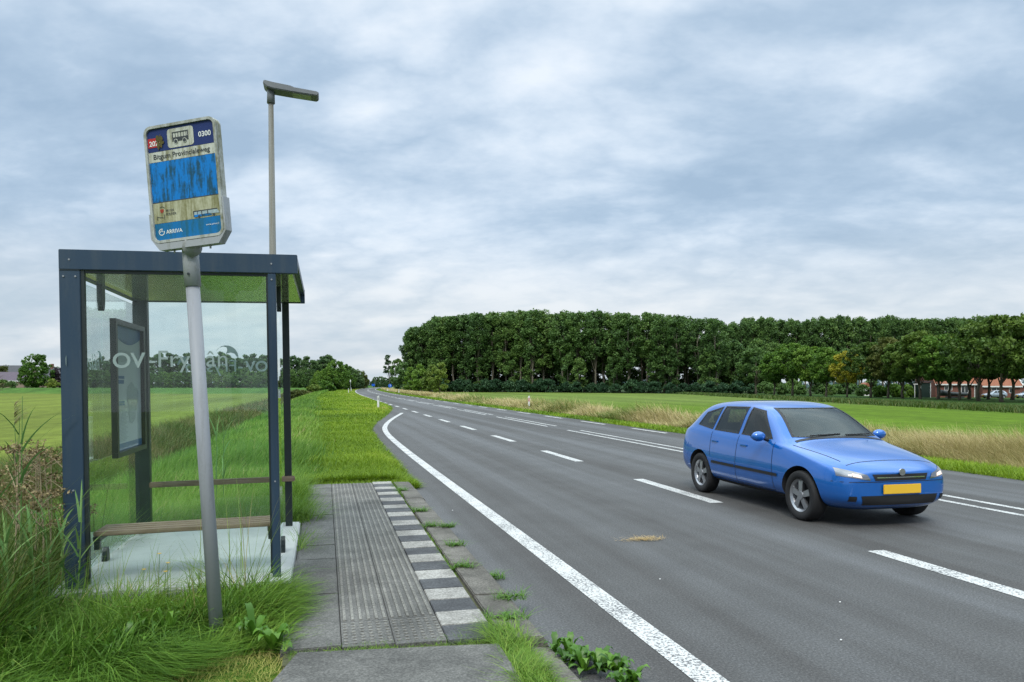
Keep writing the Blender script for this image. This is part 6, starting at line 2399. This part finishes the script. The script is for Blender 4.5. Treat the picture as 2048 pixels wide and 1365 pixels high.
        link('leaves', raw_mesh('leaves', co, lo, st, ti), M['reed'], r)
        if plume:
            n = 70
            ff = U(0, 1, n)
            a = U(0, 6.28, n)
            P = np.stack([tip.x + 0.0 * ff, tip.y + 0.0 * ff, tip.z - 0.02 + 0.16 * ff], 1)
            pa = [blades_arrays(P, U(0.08, 0.17, n) * (1.1 - 0.6 * ff), np.full(n, 0.004), rng.normal(0.3, 0.5, n), U(0.5, 0.95, n), U(0.2, 0.6, n), U(0.2, 0.7, n), 3)]
            co, lo, st, ti = merge_arrays(pa)
            link('plume', raw_mesh('plume', co, lo, st, ti), M['umbel'], r)
    i = 0
    for (px, d, h, pl, lab) in ((4, 5.0, 1.62, True, 'tall reed with drooping plume at the left edge'), (33, 5.3, 1.62, False, 'reed with a single upright leaf left of the shelter'), (52, 5.6, 1.42, True, 'reed with dark plume leaning right among the dead umbels'),
                                (20, 5.8, 1.45, False, 'reed behind the dead umbels at the left edge'), (100, 5.1, 0.85, False, 'short reed with arching leaves left of the shelter post'), (70, 4.9, 0.95, False, 'broad leaved reed low down left of the shelter'),
                                (148, 5.15, 0.98, False, 'reed standing right in front of the shelter corner post'), (12, 4.7, 0.9, False, 'low reed at the left edge in the long grass'), (118, 5.3, 0.7, False, 'low bent reed beside the shelter corner post')):
        p = at(px, d)
        reed(p, h - p.z, lab, (random.uniform(-0.06, 0.06), 0), pl)
    for (px, d, h, lab) in ((432, 9.6, 1.45, 'tall reed behind the rear pane of the shelter'), (446, 9.9, 1.3, 'shorter reed behind the rear pane of the shelter')):
        p = at(px, d)
        reed(p, h - p.z, lab, (0.0, 0.0), False, 7)
    # little yellow flowers before the slab
    for q, (px, d, h) in enumerate(((316, 5.55, 0.42), (333, 5.5, 0.36), (328, 5.45, 0.31), (285, 5.5, 0.32), (412, 5.6, 0.34))):
        p = at(px, d)
        r = empty('yellow_flower', p)
        tag(r, 'small yellow flower on a thin stalk in the long grass before the slab', 'flower', 'yellow flowers before the slab')
        MB().tube([(0, 0, 0), (0.01, 0, h)], 0.002, 4).build('stalk', M['reed_stalk'], r)
        mb = MB()
        for k in range(9):
            a = 2 * math.pi * k / 9
            mb.add([(0.01, 0, h), (0.01 + 0.013 * math.cos(a - 0.25), 0.013 * math.sin(a - 0.25), h + 0.007), (0.01 + 0.016 * math.cos(a), 0.016 * math.sin(a), h + 0.006), (0.01 + 0.013 * math.cos(a + 0.25), 0.013 * math.sin(a + 0.25), h + 0.007)], [(0, 1, 2, 3)])
        mb.build('petals', M['flower'], r)
    # straw on the road
    n = 260
    P = np.stack([rng.normal(0, 0.10, n), rng.normal(0, 0.045, n), U(0.004, 0.014, n)], 1)
    co, lo, st, ti = blades_arrays(P, U(0.04, 0.12, n), np.full(n, 0.005), U(0, 6.28, n), np.full(n, 1.2), U(0, 0.1, n), U(0, 1, n), 2)
    co[:, 2] = np.clip(co[:, 2] * 0.35, 0.004, 0.03)
    o = link('straw_clump', raw_mesh('straw_clump', co, lo, st, ti), M['straw'])
    o.location = (3.40, 7.63, 0.004)
    tag(o, 'little clump of yellow straw lying on the asphalt of the bay', 'straw')
    # pale pebbles on the asphalt
    for q, (px, py) in enumerate(((1680, 1206), (1682, 1282), (905, 1022), (1320, 1160))):
        d = 1500 * 1.7 / (py - 770)
        p = at(px, d, 0.006)
        o = MB().ell((0, 0, 0), (0.009, 0.007, 0.005), 7, 5).build('pebble', M['white'], None, True)
        o.location = p
        tag(o, 'tiny white pebble lying on the asphalt', 'pebble', 'white pebbles on the road')


M['umbel_stem'] = mat_plain('umbel_stem', (0.30, 0.24, 0.15), 0.8, 0, 0.2, 20)
M['reed_stalk'] = mat_plain('reed_stalk', (0.10, 0.19, 0.05), 0.6, 0, 0.2, 20)
build_plants()
